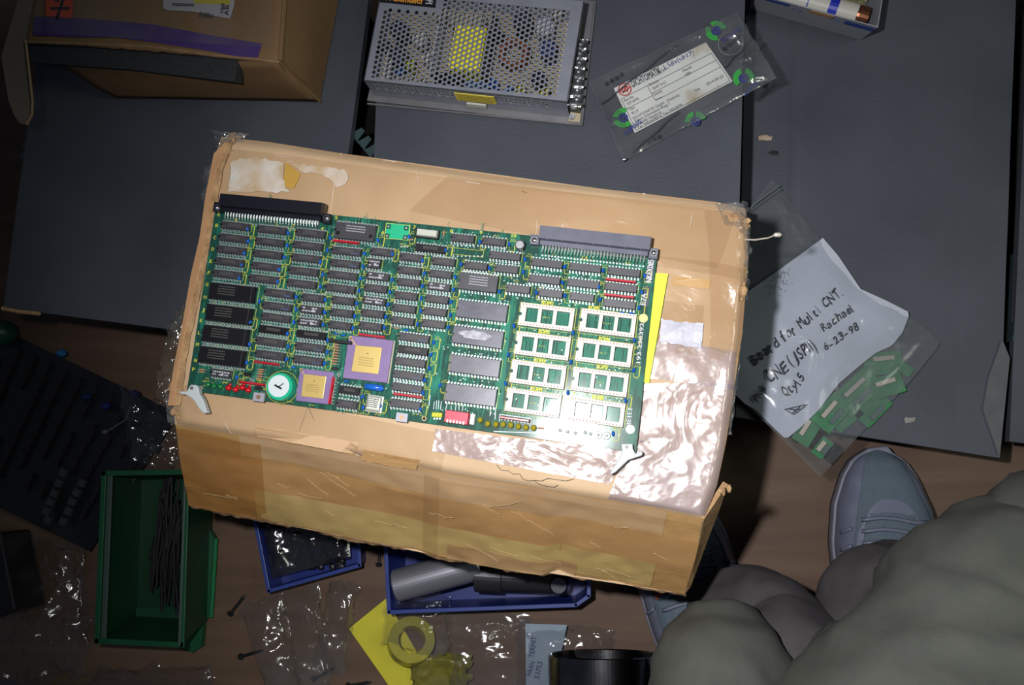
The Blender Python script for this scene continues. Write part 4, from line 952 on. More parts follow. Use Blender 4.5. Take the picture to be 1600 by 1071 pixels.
# base plate (with end flange on the right) and bottom flange
XE = (P(909, 190, ZS+.002)-D0).dot(ex)
xe2 = (P(928, 6, ZS+.002)-D0).dot(ex)
bx = [P(574, 158, ZS), P(909, 196, ZS), P(930, 3, ZS), P(620, -40, ZS)]
m = M(); m.prism([(p.x, p.y) for p in bx], ZS, ZS+.0012); m.tube([P(574, 162, ZS+.002), P(909, 195.5, ZS+.002)], .0010, 6); m.tube([P(909, 195.5, ZS+.002), P(930, 3, ZS+.002)], .0012, 6)
link('base_plate', m, mat('base_zinc', (.22, .215, .22), (.17, .17, .18), 50, .5, metal=.5), psu)
m = M(); q = PP([(893, 170), (908, 171), (906, 191), (888, 189)], ZS+.003); m.prism([(p.x, p.y) for p in q], ZS+.0013, ZS+.003); link('end_tab', m, flat('beige_tab', (.42, .36, .24), .5), psu)
m = M(); c = P(894, 183, ZS+.004); m.cyl(c, .0030, .0014, 16); m.box(c+Vector((0, 0, .0015)), (.004, .0007, .0003), .5); m.box(c+Vector((0, 0, .0015)), (.0007, .004, .0003), .5); link('screw', m, steel, psu)
# terminal block
tb = M(); zt = .222
q = PP([(896, 62), (916, 64), (905, 166), (885, 163)], zt); tb.prism([(p.x, p.y) for p in q], ZS+.001, zt); blk = link('terminal_block', tb, flat('terminal_black', (.02, .02, .022), .4), psu)
for k in range(7):
    c = P(907-k*1.15*1.9/1.9, 69+k*14.4, zt); c = P(lerp(907, 901, k/6), lerp(69, 155, k/6), zt)
    m = M(); m.cyl(c, .0034, .0012, 14); m.ell(c+Vector((0, 0, .0012)), (.0026, .0026, .0012), 12, 4, half=True); m.box(c+Vector((0, 0, .0026)), (.0042, .0006, .0002), .3)
    link('terminal_screw', m, steel, blk)
for k in range(8):
    a = P(lerp(897, 889, k/7), lerp(61, 161, k/7), zt+.003); b_ = P(lerp(918, 910, k/7), lerp(63.5, 163, k/7), zt+.003); m = M(); mid = (a+b_)/2; d = b_-a; m.box(mid-Vector((0, 0, .002)), (d.length, .0010, .005), math.atan2(d.y, d.x)); link('divider', m, flat('clear_divider', (.12, .12, .13), .15), blk)
m = M(); m.grid(lambda u, v: bil(PP([(895, 60), (919, 62), (908, 168), (884, 165)], zt+.0062), u, 1-v)+Vector((0, 0, .0007*math.sin(v*44))), 6, 60); link('clear_cover', m, film_mat('clear_cover', (.9, .92, .92), .06, .08, (.5, .5, .5), .2, 100, .16, .03), psu, smooth=True)
# brand plate
m = M(); q = PP([(594, -22), (683, -13), (680, 12), (593, 3)], ZP+.0008); m.prism([(p.x, p.y) for p in q], ZP, ZP+.0008); pl_ = link('brand_plate', m, flat('plate_black', (.008, .009, .014), .35), psu)
m = M(); text(m, 'Weidm\u00fcller', P(600, 0.2, ZP+.0010), P(661, 6.6, ZP+.0010), .0085, bold=.0004); link('brand_lettering', m, flat('orange_print', (.75, .30, .03), .5), pl_, kind='stuff')
m = M(); z = ZP+.0012
for a_, b_ in (((664, -1), (672, 1)), ((672, 1), (675, -3)), ((665, 5), (673, 5)), ((673, 5), (670, 1)), ((670, 1), (677, 2)), ((672, 5.5), (676, 5.5))): m.tube([P(*a_, z), P(*b_, z)], .0006, 4)
link('brand_mark', m, prw, pl_)
# yellow caution label and white plug on the front face
def fface(px, py):
    # point on the front face plane seen at pixel
    r_ = P(px, py, 0)-Vector((0, 0, CAMZ)); n_ = -ey; o_ = U(0, -.0016, ZP); k = (o_-Vector((0, 0, CAMZ))).dot(n_)/r_.dot(n_); return Vector((0, 0, CAMZ))+r_*k
def wallpoly(pts, th=.0006):
    q = [fface(*p) for p in pts]; m = M(); m.loft2([v for v in q], [v-ey*th for v in q]); return m
qx = [(U(0, 0, 0)-U(0, 0, 0))]
ca = [fface(712, 149), fface(774, 155.5)]
x0 = (ca[0]-D0).dot(ex); x1 = (ca[1]-D0).dot(ex)
m = M(); m.loft2([U(x0, -.0018, ZP-.0185), U(x1, -.0018, ZP-.0185), U(x1, -.0018, ZP-.0015), U(x0, -.0018, ZP-.0015)], [U(x0, -.0026, ZP-.0185), U(x1, -.0026, ZP-.0185), U(x1, -.0026, ZP-.0015), U(x0, -.0026, ZP-.0015)])
cl = link('caution_label', m, flat('label_yellow', (.72, .58, .06), .5), psu, label='yellow printed caution label')
m = M(); rr = random.Random(4)
for k in range(4):
    x = x0+.003
    while x < x1-.003:
        w_ = rr.uniform(.0008, .002); z = ZP-.0050-k*.0034; m.loft2([U(x, -.0027, z), U(x+w_, -.0027, z), U(x+w_, -.0027, z+.0011), U(x, -.0027, z+.0011)], [U(x, -.0029, z), U(x+w_, -.0029, z), U(x+w_, -.0029, z+.0011), U(x, -.0029, z+.0011)]); x += w_+.0007
link('label_print', m, flat('label_ink', (.2, .15, .03), .6), cl, kind='stuff')
m = M(); x0 = (P(729, 168, ZS+.01)-D0).dot(ex); m2 = [U(x0, -.0014, ZS+.005), U(x0+.019, -.0014, ZS+.005), U(x0+.019, -.0014, ZS+.013), U(x0, -.0014, ZS+.013)]; m.loft2(m2, [v-ey*.0018 for v in m2]); link('voltage_switch', m, flat('ivory', (.55, .55, .48), .5), psu)
# parts inside the cage
m = M(); m.add([U(.003, .003, ZS+.004), U(LX-.003, .003, ZS+.004), U(LX-.003, LY-.003, ZS+.004), U(.003, LY-.003, ZS+.004)], [(0, 1, 2, 3)]); link('inner_board', m, mat('phenolic_board', (.42, .34, .20), (.30, .25, .16), 60, .5), psu)
def inner(px, py, w_, d_, h_, col, name='inner_block', rnd=False, **k):
    c = P(px, py, ZS+.004+h_); m = M()
    if rnd: m.cyl((c.x, c.y, ZS+.004), w_/2, h_, 20)
    else: m.box((c.x, c.y, ZS+.004+h_/2), (w_, d_, h_), rzp)
    return link(name, m, flat('inner_%d' % int(px*7+py), col, .45, **k), psu)
inner(730, 75, .030, .043, .028, (.80, .72, .03), 'transformer')
inner(728, 30, .034, .012, .024, (.35, .30, .2), 'transformer_core'); inner(700, 120, .03, .008, .016, (.012, .012, .02), 'inner_block')
coil = M(); c = P(803, 85, ZS+.022)
for k in range(26): 
    a = k/26*6.283; p = c+Vector((math.cos(a)*.012, math.sin(a)*.012, 0)); coil.ell(p, (.0040, .0040, .0085), 8, 6)
link('choke_coil', coil, flat('copper_wire', (.42, .14, .06), .35, metal=.7), psu, smooth=True)
for px, py, w_, h_, col in ((622, 45, .018, .022, (.02, .02, .03)), (655, 60, .014, .024, (.45, .42, .34)), (622, 85, .016, .026, (.01, .01, .02)), (640, 100, .010, .02, (.45, .45, .02)), (668, 90, .012, .022, (.5, .45, .36)),
                            (850, 40, .018, .026, (.35, .36, .38)), (815, 30, .018, .026, (.012, .012, .02)), (855, 75, .016, .024, (.02, .03, .12)), (840, 120, .014, .02, (.02, .02, .03)), (770, 130, .010, .018, (.02, .1, .45)), (812, 140, .010, .018, (.5, .48, .04)), (850, 145, .010, .018, (.55, .5, .05)), (780, 55, .008, .02, (.01, .01, .02)), (690, 20, .016, .02, (.40, .36, .28)), (600, 70, .010, .024, (.02, .02, .03)), (624, 112, .008, .014, (.02, .12, .5)), (795, 140, .008, .012, (.02, .15, .5)), (870, 20, .010, .02, (.55, .5, .4))):
    inner(px, py, w_, w_, h_, col, 'inner_capacitor', True)
for px, py, w_, d_, h_, col in ((605, 105, .006, .03, .02, (.5, .46, .36)), (680, 75, .004, .05, .022, (.4, .4, .42)), (765, 70, .004, .06, .022, (.012, .012, .016)), (640, 125, .03, .006, .014, (.45, .40, .3)), (880, 90, .004, .07, .02, (.45, .4, .3)), (745, 132, .022, .006, .014, (.10, .2, .5))): inner(px, py, w_, d_, h_, col)

# ------------------------------------------------------------------ antistatic bag with printed label
bagz = .204
def zf1(x, y, u, v): return (.012*max(0, u-.75)*4*.5)
bag = thing('plastic_bag', 'clear plastic bag with white printed label and green logos, above the big carton', 'bag', P(1070, 130, .2), 'clear plastic bags')
bq = [(921, 128), (1152, 20), (1214, 122), (974, 252)]
F1 = film_mat('bag_film', (.94, .95, .96), .12, .16, (.30, .31, .33), .5, 34, .13, .10, ridge=.09)
lo_ = sheet(bq, bagz-.0015, .001, 30, 1, 30, 20, wob=.002)
hi_ = sheet(bq, bagz+.0045, .0085, 24, 3, 90, 60, wob=.002, mask=lambda u, v: max(.05, min(1, max(.12-u, u-.82, .10-v, v-.88)*10)))
link('bag_back', lo_, film_mat('bag_back', (.93, .94, .95), .14, .3, (.25, .26, .28), .3, 70, .05, .06), bag, smooth=True); link('bag_front', hi_, F1, bag, smooth=True)
def onl(px, py, dz=0): return P(px, py, bagz+.0030+dz)
lp = [(959, 138), (1103, 66), (1145, 127), (992, 208)]
m = M(); lq = [onl(*p) for p in lp]
m.grid(lambda u, v: bil(lq, u, 1-v)+Vector((0, 0, .0002*math.sin(u*9)+.0001*noise.noise(Vector((u*5, v*4, 1))))), 24, 12)
label_paper = mat('stained_label', (.86, .86, .80), (.55, .42, .20), 26, .6, detail=4, sharp=-.1)
nt2 = label_paper.node_tree; crr = [n for n in nt2.nodes if n.type == 'VALTORGB'][0]; crr.color_ramp.elements[0].position = .56; crr.color_ramp.elements[1].position = .70
lab = link('paper_label', m, label_paper, bag, smooth=True, label='white printed label with brown stains')
def LB(u, v, dz=.0009): p = bil(lq, u, v); p.z += dz+.0002*math.sin(u*9); return p
m = M(); pr = lambda s, u, v, u2, h, **k: text(m, s, LB(u, v), LB(u2, v), h, **k)
pr('DICHTOMATIK', .17, .175, .48, .0072, bold=.0002, lift=.0003)
link('label_heading', m, flat('grey_ink', (.04, .045, .07), .7), lab, kind='stuff')
m = M()
for (s, u, v, u2) in (('Part No.', .04, .36, .14), ('077-6970', .05, .45, .17), ('Type', .04, .56, .10), ('92 LF', .05, .66, .12), ('Dimension', .32, .30, .42), ('20x30 7 A 6,2', .33, .40, .47), ('Quantity', .31, .52, .40), ('Material', .66, .36, .75), ('NBR', .66, .46, .72), ('2014-09-23', .78, .84, .95), ('Date', .66, .84, .71),
                      ('DICHTOMATIK GmbH   Chemnitz', .04, .76, .52), ('Albert Schweitzer-Ring 1', .04, .83, .40), ('D-22045 Hamburg', .04, .90, .30), ('Tel. 040/66989-0  Fax 040/6696', .04, .965, .50), ('Ref/Type No.', .45, .155, .56)):
    text(m, s, LB(u, v), LB(u2, v), .0028)
for (u0, v0, u1, v1) in ((.02, .27, .98, .27), (.02, .50, .30, .50), (.30, .27, .30, .60), (.30, .62, .98, .62), (.30, .45, .98, .45), (.02, .27, .02, .97), (.98, .27, .98, .97), (.02, .97, .98, .97), (.30, .60, .40, .62)):
    m.tube([LB(lerp(u0, u1, k/6), lerp(v0, v1, k/6)) for k in range(7)], .00022, 3)
link('label_print', m, ink, lab, kind='stuff')
m = M(); text(m, '1 58x(ub17)', LB(.52, .13), LB(.84, .12), .0048, hand=.4); link('handwriting', m, flat('blue_pen', (.03, .07, .3), .6), lab, kind='stuff')
m = M(); c = LB(.09, .13); 
m.add([c+Vector((.0064*math.cos(a)*q, .0064*math.sin(a)*q, .0001)) for q in (1, .84) for a in [k*math.pi/14 for k in range(28)]], [(k, (k+1) % 28, 28+(k+1) % 28, 28+k) for k in range(28)])
for k in (-1, 0, 1): m.box(c+Vector((k*.0028, 0, .0002)), (.0016, .0076-abs(k)*.002, .0001), -.5)
m.box(c+Vector((0, .0022, .0002)), (.006, .0009, .0001), .45); m.box(c+Vector((0, -.0022, .0002)), (.006, .0009, .0001), .45)
link('red_emblem', m, flat('red_print', (.62, .03, .02), .5), lab)
grn = flat('green_print', (.03, .30, .05), .5); blp = flat('dark_blue_print', (.02, .035, .22), .5)
for cx_, cy_, a0, a1 in ((1119, 48, .2, 4.9), (1162, 122, -.6, 4.0), (974, 184, 1.2, 5.6), (1087, 190, .3, 3.2)):
    c = onl(cx_, cy_, .0022); g = M(); r1, r2 = .0098, .0048
    for (s0, s1) in ((a0, a0+(a1-a0)*.42), (a0+(a1-a0)*.52, a1)):
        n_ = 10; g.add([c+Vector((math.cos(a)*q, math.sin(a)*q, 0)) for q in (r2, r1) for a in [s0+(s1-s0)*k/n_ for k in range(n_+1)]], [(k, k+1, n_+2+k, n_+1+k) for k in range(n_)])
    lg = link('green_emblem', g, grn, bag)
    b = M(); b.add([c+Vector((math.cos(a)*q, math.sin(a)*q, .0001)) for q in (.0042, .0026) for a in [k*math.pi/8 for k in range(16)]], [(k, (k+1) % 16, 16+(k+1) % 16, 16+k) for k in range(16)]); b.box(c+Vector((0, 0, .0002)), (.0022, .0022, .0001), .5)
    link('blue_centre', b, blp, lg)
m = M(); zz = .0023
text(m, 'KAIMING', onl(1131, 66, zz), onl(1160, 47, zz), .0042, bold=.0002); text(m, 'KAIMING', onl(1166, 150, zz), onl(1194, 124, zz), .0042, bold=.0002); text(m, 'KAIMING', onl(978, 212, zz), onl(1003, 192, zz), .0042, bold=.0002)
link('bag_lettering', m, blp, bag, kind='stuff')
m = M()
def kanji(x, y, s_, seed):
    r_ = random.Random(seed); c = onl(x, y, zz)
    for k in range(3): m.box(c+Vector((0, (k-1)*s_*.35, 0)), (s_*r_.uniform(.6, 1), s_*.13, .0001), .45)
    for k in range(2): m.box(c+Vector(((k-.5)*s_*.5, 0, 0)), (s_*.13, s_*r_.uniform(.6, 1), .0001), .45)
for i, (x, y) in enumerate([(1132, 76), (1139, 70), (1147, 65), (1155, 57), (948, 131), (956, 126), (964, 122), (971, 117), (1014, 222), (1022, 218), (1030, 214)]): kanji(x, y, .0042, i)
for a_, b_ in (((940, 163), (1058, 70)), ((974, 252), (1062, 174)), ((1132, 106), (1178, 58))):
    m.tube([onl(lerp(a_[0], b_[0], k/8), lerp(a_[1], b_[1], k/8)+1.5*math.sin(k*1.7), .0010) for k in range(9)], .0007, 4)
link('black_marks', m, ink, bag, kind='stuff')
m = M(); c = onl(1142, 68, .0018); m.add([c+Vector((.0118*math.cos(a)*q, .0118*math.sin(a)*q, 0)) for q in (1, .93) for a in [k*math.pi/16 for k in range(32)]], [(k, (k+1) % 32, 32+(k+1) % 32, 32+k) for k in range(32)]); link('round_seal', m, flat('pale_seal', (.16, .17, .16), .5), bag)

# ------------------------------------------------------------------ white and blue carton with a tube (top right)
tw = thing('parts_carton', 'small open white carton with blue stripes holding a tube, at the top right', 'box', P(1290, 0, Z3))
zb_, zt_ = Z3+.002, Z3+.052
whc = mat('white_carton', (.30, .31, .34), (.26, .27, .30), 20, .6); blue_s = flat('blue_stripe', (.015, .045, .26), .5)
fb = [P(1173, 14, zb_), P(1345, 62, zb_)]; ft = [P(1193, -6, zt_), P(1372, 43, zt_)]; re_b = [P(1345, 62, zb_), P(1366, -70, zb_)]; re_t = [P(1372, 43, zt_), P(1393, -90, zt_)]
def wallq(a, b, c, d, th, mt, name, par, label=None):
    m = M(); m.add([a, b, c, d], [(0, 1, 2, 3)]); return link(name, m, mt, par, solid=th, label=label)
wallq(fb[0], fb[1], ft[1], ft[0], .0008, whc, 'front_wall', tw); wallq(re_b[0], re_b[1], re_t[1], re_t[0], .0008, whc, 'end_wall', tw)
wallq(P(1173, 14, zb_), P(1180, -90, zb_), P(1200, -120, zt_), P(1193, -6, zt_), .0008, whc, 'left_wall', tw)
m = M(); m.add([fb[0]+Vector((0, 0, .0012)), fb[1]+Vector((0, 0, .0012)), re_b[1]+Vector((0, 0, .0012)), P(1180, -90, zb_+.0012)], [(0, 1, 2, 3)]); link('carton_floor', m, whc, tw)
def fw(u, v, off=.0012): p = lerp(lerp(fb[0], fb[1], u), lerp(ft[0], ft[1], u), v); return p+Vector((-.25, -.95, .2)).normalized()*off
def fwq(u0, u1, v0, v1, mt, name, off=.0012):
    m = M(); m.add([fw(u0, v0, off), fw(u1, v0, off), fw(u1, v1, off), fw(u0, v1, off)], [(0, 1, 2, 3)]); return link(name, m, mt, tw, solid=.0002)
fwq(.0, .24, .84, .97, blue_s, 'blue_stripe'); fwq(.74, .99, .72, .93, blue_s, 'blue_stripe')
m = M(); text(m, 'EV2', fw(.27, .78, .0016), fw(.37, .78, .0016), .0045, bold=.0004); text(m, 'AG', fw(.62, .78, .0016), fw(.70, .78, .0016), .0040, bold=.0004); link('wall_lettering', m, flat('faded_blue', (.05, .09, .25), .5), tw, kind='stuff')
m = M(); m.add([fw(.42, .86, .002), fw(.62, .86, .002), fw(.62, 1.02, .002), fw(.42, 1.02, .002)], [(0, 1, 2, 3)]); link('torn_patch', m, flat('torn_tan', (.38, .22, .10), .7), tw, solid=.0005)
t2 = thing('cartridge_tube', 'white cylindrical tube with a blue band and copper end cap, in the white carton', 'tube', P(1290, 5, Z3+.01))
a, b_ = P(1203, -14, Z3+.030), P(1338, 23, Z3+.030); e_ = P(1356, 28, Z3+.030); m = M(); m.tube([a, lerp(a, b_, .5), b_], .0105, 20); link('tube_body', m, flat('tube_white', (.46, .45, .40), .5), t2, smooth=False)
for u0, u1, c_, nm in ((.68, .78, (.01, .02, .35), 'blue_band'), (.44, .455, (.02, .05, .3), 'blue_line')):
    m = M(); m.tube([lerp(a, b_, u0), lerp(a, b_, u1)], .01075, 20); link(nm, m, flat('band_%d' % int(u0*100), c_, .45), t2)
m = M(); m.tube([b_, lerp(b_, e_, .2), e_], [.0100, .0104, .0100], 20); link('copper_cap', m, flat('dull_copper', (.20, .08, .04), .3, metal=.8), t2)
m = M(); text(m, 'nfc', lerp(a, b_, .70)+Vector((.001, -.003, .0103)), lerp(a, b_, .77)+Vector((.001, -.003, .0103)), .004, bold=.0003); link('tube_lettering', m, flat('tube_print', (.45, .47, .5), .5), t2, kind='stuff')
solo('small_plastic_bag', sheet([(1290, -30), (1370, -20), (1345, 12), (1290, -2)], Z3+.03, .012, 60, 4, 24, 24), film_mat('yellowish_film', (.9, .88, .5), .25, .12, (.3, .28, .12), .7, 80, .2, .15), 'small yellowish clear bag beside the tube in the white carton', 'bag')

# ------------------------------------------------------------------ bag with the handwritten note
b2 = thing('plastic_bag', 'large clear zip bag holding a handwritten paper note and small green circuit boards', 'bag', P(1300, 500, Z3), 'clear plastic bags')
outline = [(1150, 352), (1208, 279), (1290, 385), (1340, 450), (1400, 482), (1442, 510), (1470, 537), (1420, 598), (1350, 672), (1281, 747), (1225, 690), (1180, 645), (1135, 606), (1120, 560), (1128, 450)]
def zbag(x, y):
    return Z3+.006+.008*max(0, noise.noise(Vector((x*7, y*7, 2)))+.4)
def bagmesh(ol, lift, amp, sc, seed, mt, name, nr=26):
    n = 120; f_ = resample(ol+[ol[0]]); c0 = (sum(p[0] for p in ol)/len(ol), sum(p[1] for p in ol)/len(ol)); m = M(); vs = []
    for j in range(nr+1):
        for i in range(n):
            p = f_(i/n); t_ = j/nr; x = lerp(c0[0], p[0], t_); y = lerp(c0[1], p[1], t_); w_ = P(x, y, Z3+.01)
            z = zbag(w_.x, w_.y)+lift*min(1, (1-t_)*5+.12)+amp*max(0, crump(w_.x, w_.y, sc, seed))*(min(1, (1-t_)*8)*.8+.2)
            vs.append(P(x, y, z))
    m.add(vs, [(j*n+i, (j+1)*n+i, (j+1)*n+(i+1) % n, j*n+(i+1) % n) for j in range(nr) for i in range(n)]); return link(name, m, mt, b2, smooth=True)
F2 = film_mat('zip_bag_film', (.92, .94, .95), .09, .2, (.28, .30, .33), .35, 18, .035, .06, ridge=.08)
bagmesh(outline, -.001, .001, 20, 3, film_mat('zip_bag_back', (.92, .93, .94), .10, .3, (.25, .26, .28), .3, 30, .04, .05), 'bag_back')
bagmesh(outline, .007, .0035, 22, 6, F2, 'bag_front')
m = M(); m.tube([P(1166, 334, Z3+.017), P(1180, 318, Z3+.017), P(1218, 290, Z3+.017)], .0007, 5); m.tube([P(1164, 340, Z3+.017), P(1181, 323, Z3+.017), P(1221, 295, Z3+.017)], .0005, 5); link('zip_seal', m, flat('zip', (.13, .15, .16), .3), b2)
npx = resample([(1286, 372), (1310, 400), (1345, 452), (1385, 470), (1422, 489), (1410, 520), (1394, 540), (1368, 552), (1350, 566), (1310, 600), (1280, 640), (1255, 665), (1228, 687), (1205, 665), (1180, 640), (1165, 632), (1137, 606), (1118, 560), (1128, 490), (1160, 462), (1220, 420), (1286, 372)])
m = M(); n = 100; vs = []; nr = 24
for j in range(nr+1):
    for i in range(n):
        p = npx(i/n); t_ = j/nr; x = lerp(1265, p[0], t_); y = lerp(530, p[1], t_); w_ = P(x, y, Z3+.012)
        vs.append(P(x, y, zbag(w_.x, w_.y)+.0032*min(1, (1-t_)*4)+.0008+.002*min(1, (1-t_)*4)*noise.noise(Vector((w_.x*22, w_.y*22, 3)))+.0016*crump(w_.x, w_.y, 12, 9)))
m.add(vs, [(j*n+i, (j+1)*n+i, (j+1)*n+(i+1) % n, j*n+(i+1) % n) for j in range(nr) for i in range(n)])
note = link('paper_note', m, mat('note_paper', (.46, .49, .57), (.41, .44, .51), 16, .8), b2, smooth=True, label='white paper with black handwriting')
def NT(px, py): w_ = P(px, py, Z3+.012); return P(px, py, zbag(w_.x, w_.y)+.0032+.0016*crump(w_.x, w_.y, 12, 9)+.0034)
m = M()
def hand(s, p0, p1, h):
    p0 = Vector(p0); p1 = Vector(p1); n_ = len(s); k = random.Random(len(s))
    adv = [(.5 if ch in ' .,\'ij1' else .75 if ch in 'frtl' else 1.0) for ch in s]; tot = sum(adv); x = 0
    for ch, a_ in zip(s, adv):
        if ch != ' ':
            q0 = lerp(p0, p1, x/tot); q1 = lerp(p0, p1, (x+a_*.82)/tot); j = k.uniform(-1.5, 1.5)
            wide = {'l': .2, 'i': .15, 't': .7, '.': .2, '1': .35, 'r': .8, '(': .5, ')': .5, '-': .7, 'f': .8, 'J': .8}.get(ch, 1.0)
            q1 = lerp(q0, q1, wide); tall = {'.': .12, '-': .12, 'a': .65, 'o': .65, 'r': .6, 'u': .65, 'c': .65, 'e': .65}.get(ch, 1)
            text(m, ch, NT(q0.x, q0.y+j), NT(q1.x, q1.y+j), h*k.uniform(.9, 1.1), hand=.5 if wide > .6 else .15, bold=.0003)
        x += a_
hand('Board for Multi CNT.', (1180, 571), (1321, 460), .0098); hand('Rachael', (1287, 519), (1339, 485), .0085); hand('6-23-98', (1290, 549), (1345, 514), .0075)
hand('PN.#', (1184, 630), (1199, 606), .0065); hand('CNE', (1204, 601), (1236, 578), .0120); hand('(JSP11)', (1236, 572), (1281, 543), .0115); hand('Qty', (1228, 622), (1250, 605), .0095); hand('15', (1251, 602), (1259, 590), .0085)
rr = random.Random(8)
for k in range(60):
    x = rr.gauss(1215, 10); y = rr.gauss(441, 9)-(x-1215)*.5; a = NT(x, y); b_ = NT(x+rr.uniform(-2, 2.5), y+rr.uniform(-3, 2)); m.tube([a, b_], .00025, 3)
for a_, b_ in (((1226, 640), (1262, 632)), ((1226, 640), (1240, 648)), ((1240, 648), (1262, 632)), ((1232, 640), (1252, 640)), ((1238, 646), (1250, 636)), ((1236, 638), (1246, 645))): m.tube([NT(*a_), NT(*b_)], .00035, 4)
link('handwriting', m, ink, note, kind='stuff')
# small green boards in that bag
gb = mat('small_green_laminate', (.01, .15, .04), (.015, .21, .06), 120, .4, coat=.3)
ivory = flat('ivory_connector', (.42, .37, .30), .6)
rr = random.Random(12)
for i, (x, y, w_, d_, a, cn) in enumerate([(1380, 568, .036, .022, .1, (1, 0)), (1340, 612, .046, .026, .75, (1, 1)), (1384, 604, .034, .020, .3, (1, 0)), (1300, 645, .036, .022, .85, (1, 1)), (1365, 640, .034, .018, .8, (0, 1)), (1262, 672, .030, .018, 1.0, (1, 0)), (1285, 700, .020, .012, .9, (1, 1)), (1414, 577, .014, .010, -.6, (0, 0)), (1325, 655, .03, .012, .7, (0, 0))]):
    z = Z3+.004+.0022*(i % 4)
    c = P(x, y, z+.0012); o = thing('small_circuit_board', ('small green circuit board in zip bag, %s' % ('nearest the right tip of the bag', 'in mid heap by the note edge', 'second from the right tip of the bag', 'left of the middle of the heap', 'at the lower right edge of the heap', 'at the left end of the heap', 'lowest of all at the bottom tip', 'a sliver at the far right end', 'thin one overlapping the middle of the heap')[i]), 'circuit board', Vector((c.x, c.y, z)), 'small green boards in the zip bag')
    m = M(); m.box((c.x, c.y, z+.0006), (w_, d_, .0012), a); link('laminate', m, gb, o)
    if cn[0]:
        q = c+Vector((math.cos(a+1.57)*d_*.2, math.sin(a+1.57)*d_*.2, .0032)); m = M(); m.box(q, (w_*.55, .0042, .004), a); link('connector', m, ivory, o)
    if cn[1]:
        q = c-Vector((math.cos(a+1.57)*d_*.25, math.sin(a+1.57)*d_*.25, -.0022)); m = M(); m.box(q, (w_*.5, .005, .003), a); link('clear_socket', m, flat('smoky', (.10, .14, .13), .2), o)

# ------------------------------------------------------------------ crumbs on the grey box
for (x, y, c_, s_, lab_) in ((1196, 216, (.36, .28, .2), .006, 'small tan paper scrap on the right grey box near its left edge'), (1209, 240, (.01, .012, .012), .005, 'small black crumb below the tan paper scrap'), (1420, 656, (.25, .24, .22), .006, 'small torn paper scrap beside the bottom of the zip bag')):
    m = M(); c = P(x, y, Z3+.0015); rr = random.Random(int(x)); m.ell(c+Vector((0, 0, .001)), (s_, s_*.4, .0015), 9, 5)
    m.v = [v+Vector((rr.uniform(-1, 1)*s_*.3, rr.uniform(-1, 1)*s_*.3, 0)) for v in m.v]; solo('paper_scrap', m, flat('scrap_%d' % x, c_, .8), lab_, 'scrap')

# ------------------------------------------------------------------ green bin
gbn = thing('storage_bin', 'green plastic storage bin with black cable ties inside, at the lower left', 'bin', P(240, 870, 0))
gp2 = mat('green_plastic_lit', (.003, .060, .022), (.005, .072, .028), 20, .45); gp = mat('green_plastic_shaded', (.0015, .030, .011), (.0025, .038, .014), 20, .45); gr = flat('green_rim', (.04, .065, .055), .5)  # same plastic twice: walls darkened for the inner shade, rim kept lighter
zr = .072
rim = [P(163, 740, zr), P(293, 738, zr), P(284, 1008, zr), P(152, 1002, zr)]
bot = [lerp(p, sum(rim, Vector())/4, .07) for p in rim]; bot = [Vector((p.x, p.y, .0015)) for p in bot]
bot[2] = bot[2]+Vector((0, .012, 0)); bot[3] = bot[3]+Vector((0, .012, 0))
for i, nm in enumerate(('back_wall', 'right_wall', 'front_wall', 'left_wall')):
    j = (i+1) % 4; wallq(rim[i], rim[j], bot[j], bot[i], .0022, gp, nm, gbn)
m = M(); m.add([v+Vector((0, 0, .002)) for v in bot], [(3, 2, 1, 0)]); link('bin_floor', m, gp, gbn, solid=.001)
def rimbar(a, b_, w_, name, mt, z=0, h=.003):
    d = b_-a; m = M(); mid = (a+b_)/2; m.box(Vector((mid.x, mid.y, zr+z)), (d.length+w_, w_, h), math.atan2(d.y, d.x)); return link(name, m, mt, gbn, bevel=.0006)
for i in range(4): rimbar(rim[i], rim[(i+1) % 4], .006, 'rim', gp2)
inn = [lerp(p, sum(rim, Vector())/4, .06) for p in rim]
rimbar(inn[0]+Vector((.004, 0, 0)), inn[3]+Vector((.004, 0, 0)), .006, 'worn_rim', gr, -.001); rimbar(rim[1]-Vector((.002, 0, 0)), rim[2]-Vector((.002, 0, 0)), .003, 'worn_rim', gr, .0018, .0012)
for k, (y0, y1, x0, x1, zz) in enumerate(((770, 925, 300, 292, .05), (770, 910, 312, 304, .035), (842, 965, 338, 330, .01))):
    m = M(); a, b_ = P(x0, y0, zz), P(x1, y1, zz); a2 = Vector((a.x, a.y, zz)); m.tube([a2, b_], .0022, 6); link('rib', m, flat('rib_green', (.012, .16, .06), .4), gbn)
m = M(); q = PP([(300, 780), (338, 840), (330, 965), (322, 965), (318, 1010), (305, 1019), (286, 1012)], .004); m.prism([(p.x, p.y) for p in q], .001, .010); link('base_flange', m, gp2, gbn)
m = M(); a, b_ = P(212, 1000, .03), P(283, 1000, .03); c, d = P(212, 950, .008), P(280, 950, .008); m.add([a, b_, d, c], [(0, 1, 2, 3)]); link('scoop', m, flat('scoop_green', (.012, .06, .032), .4), gbn)
tie = None; rr = random.Random(21)
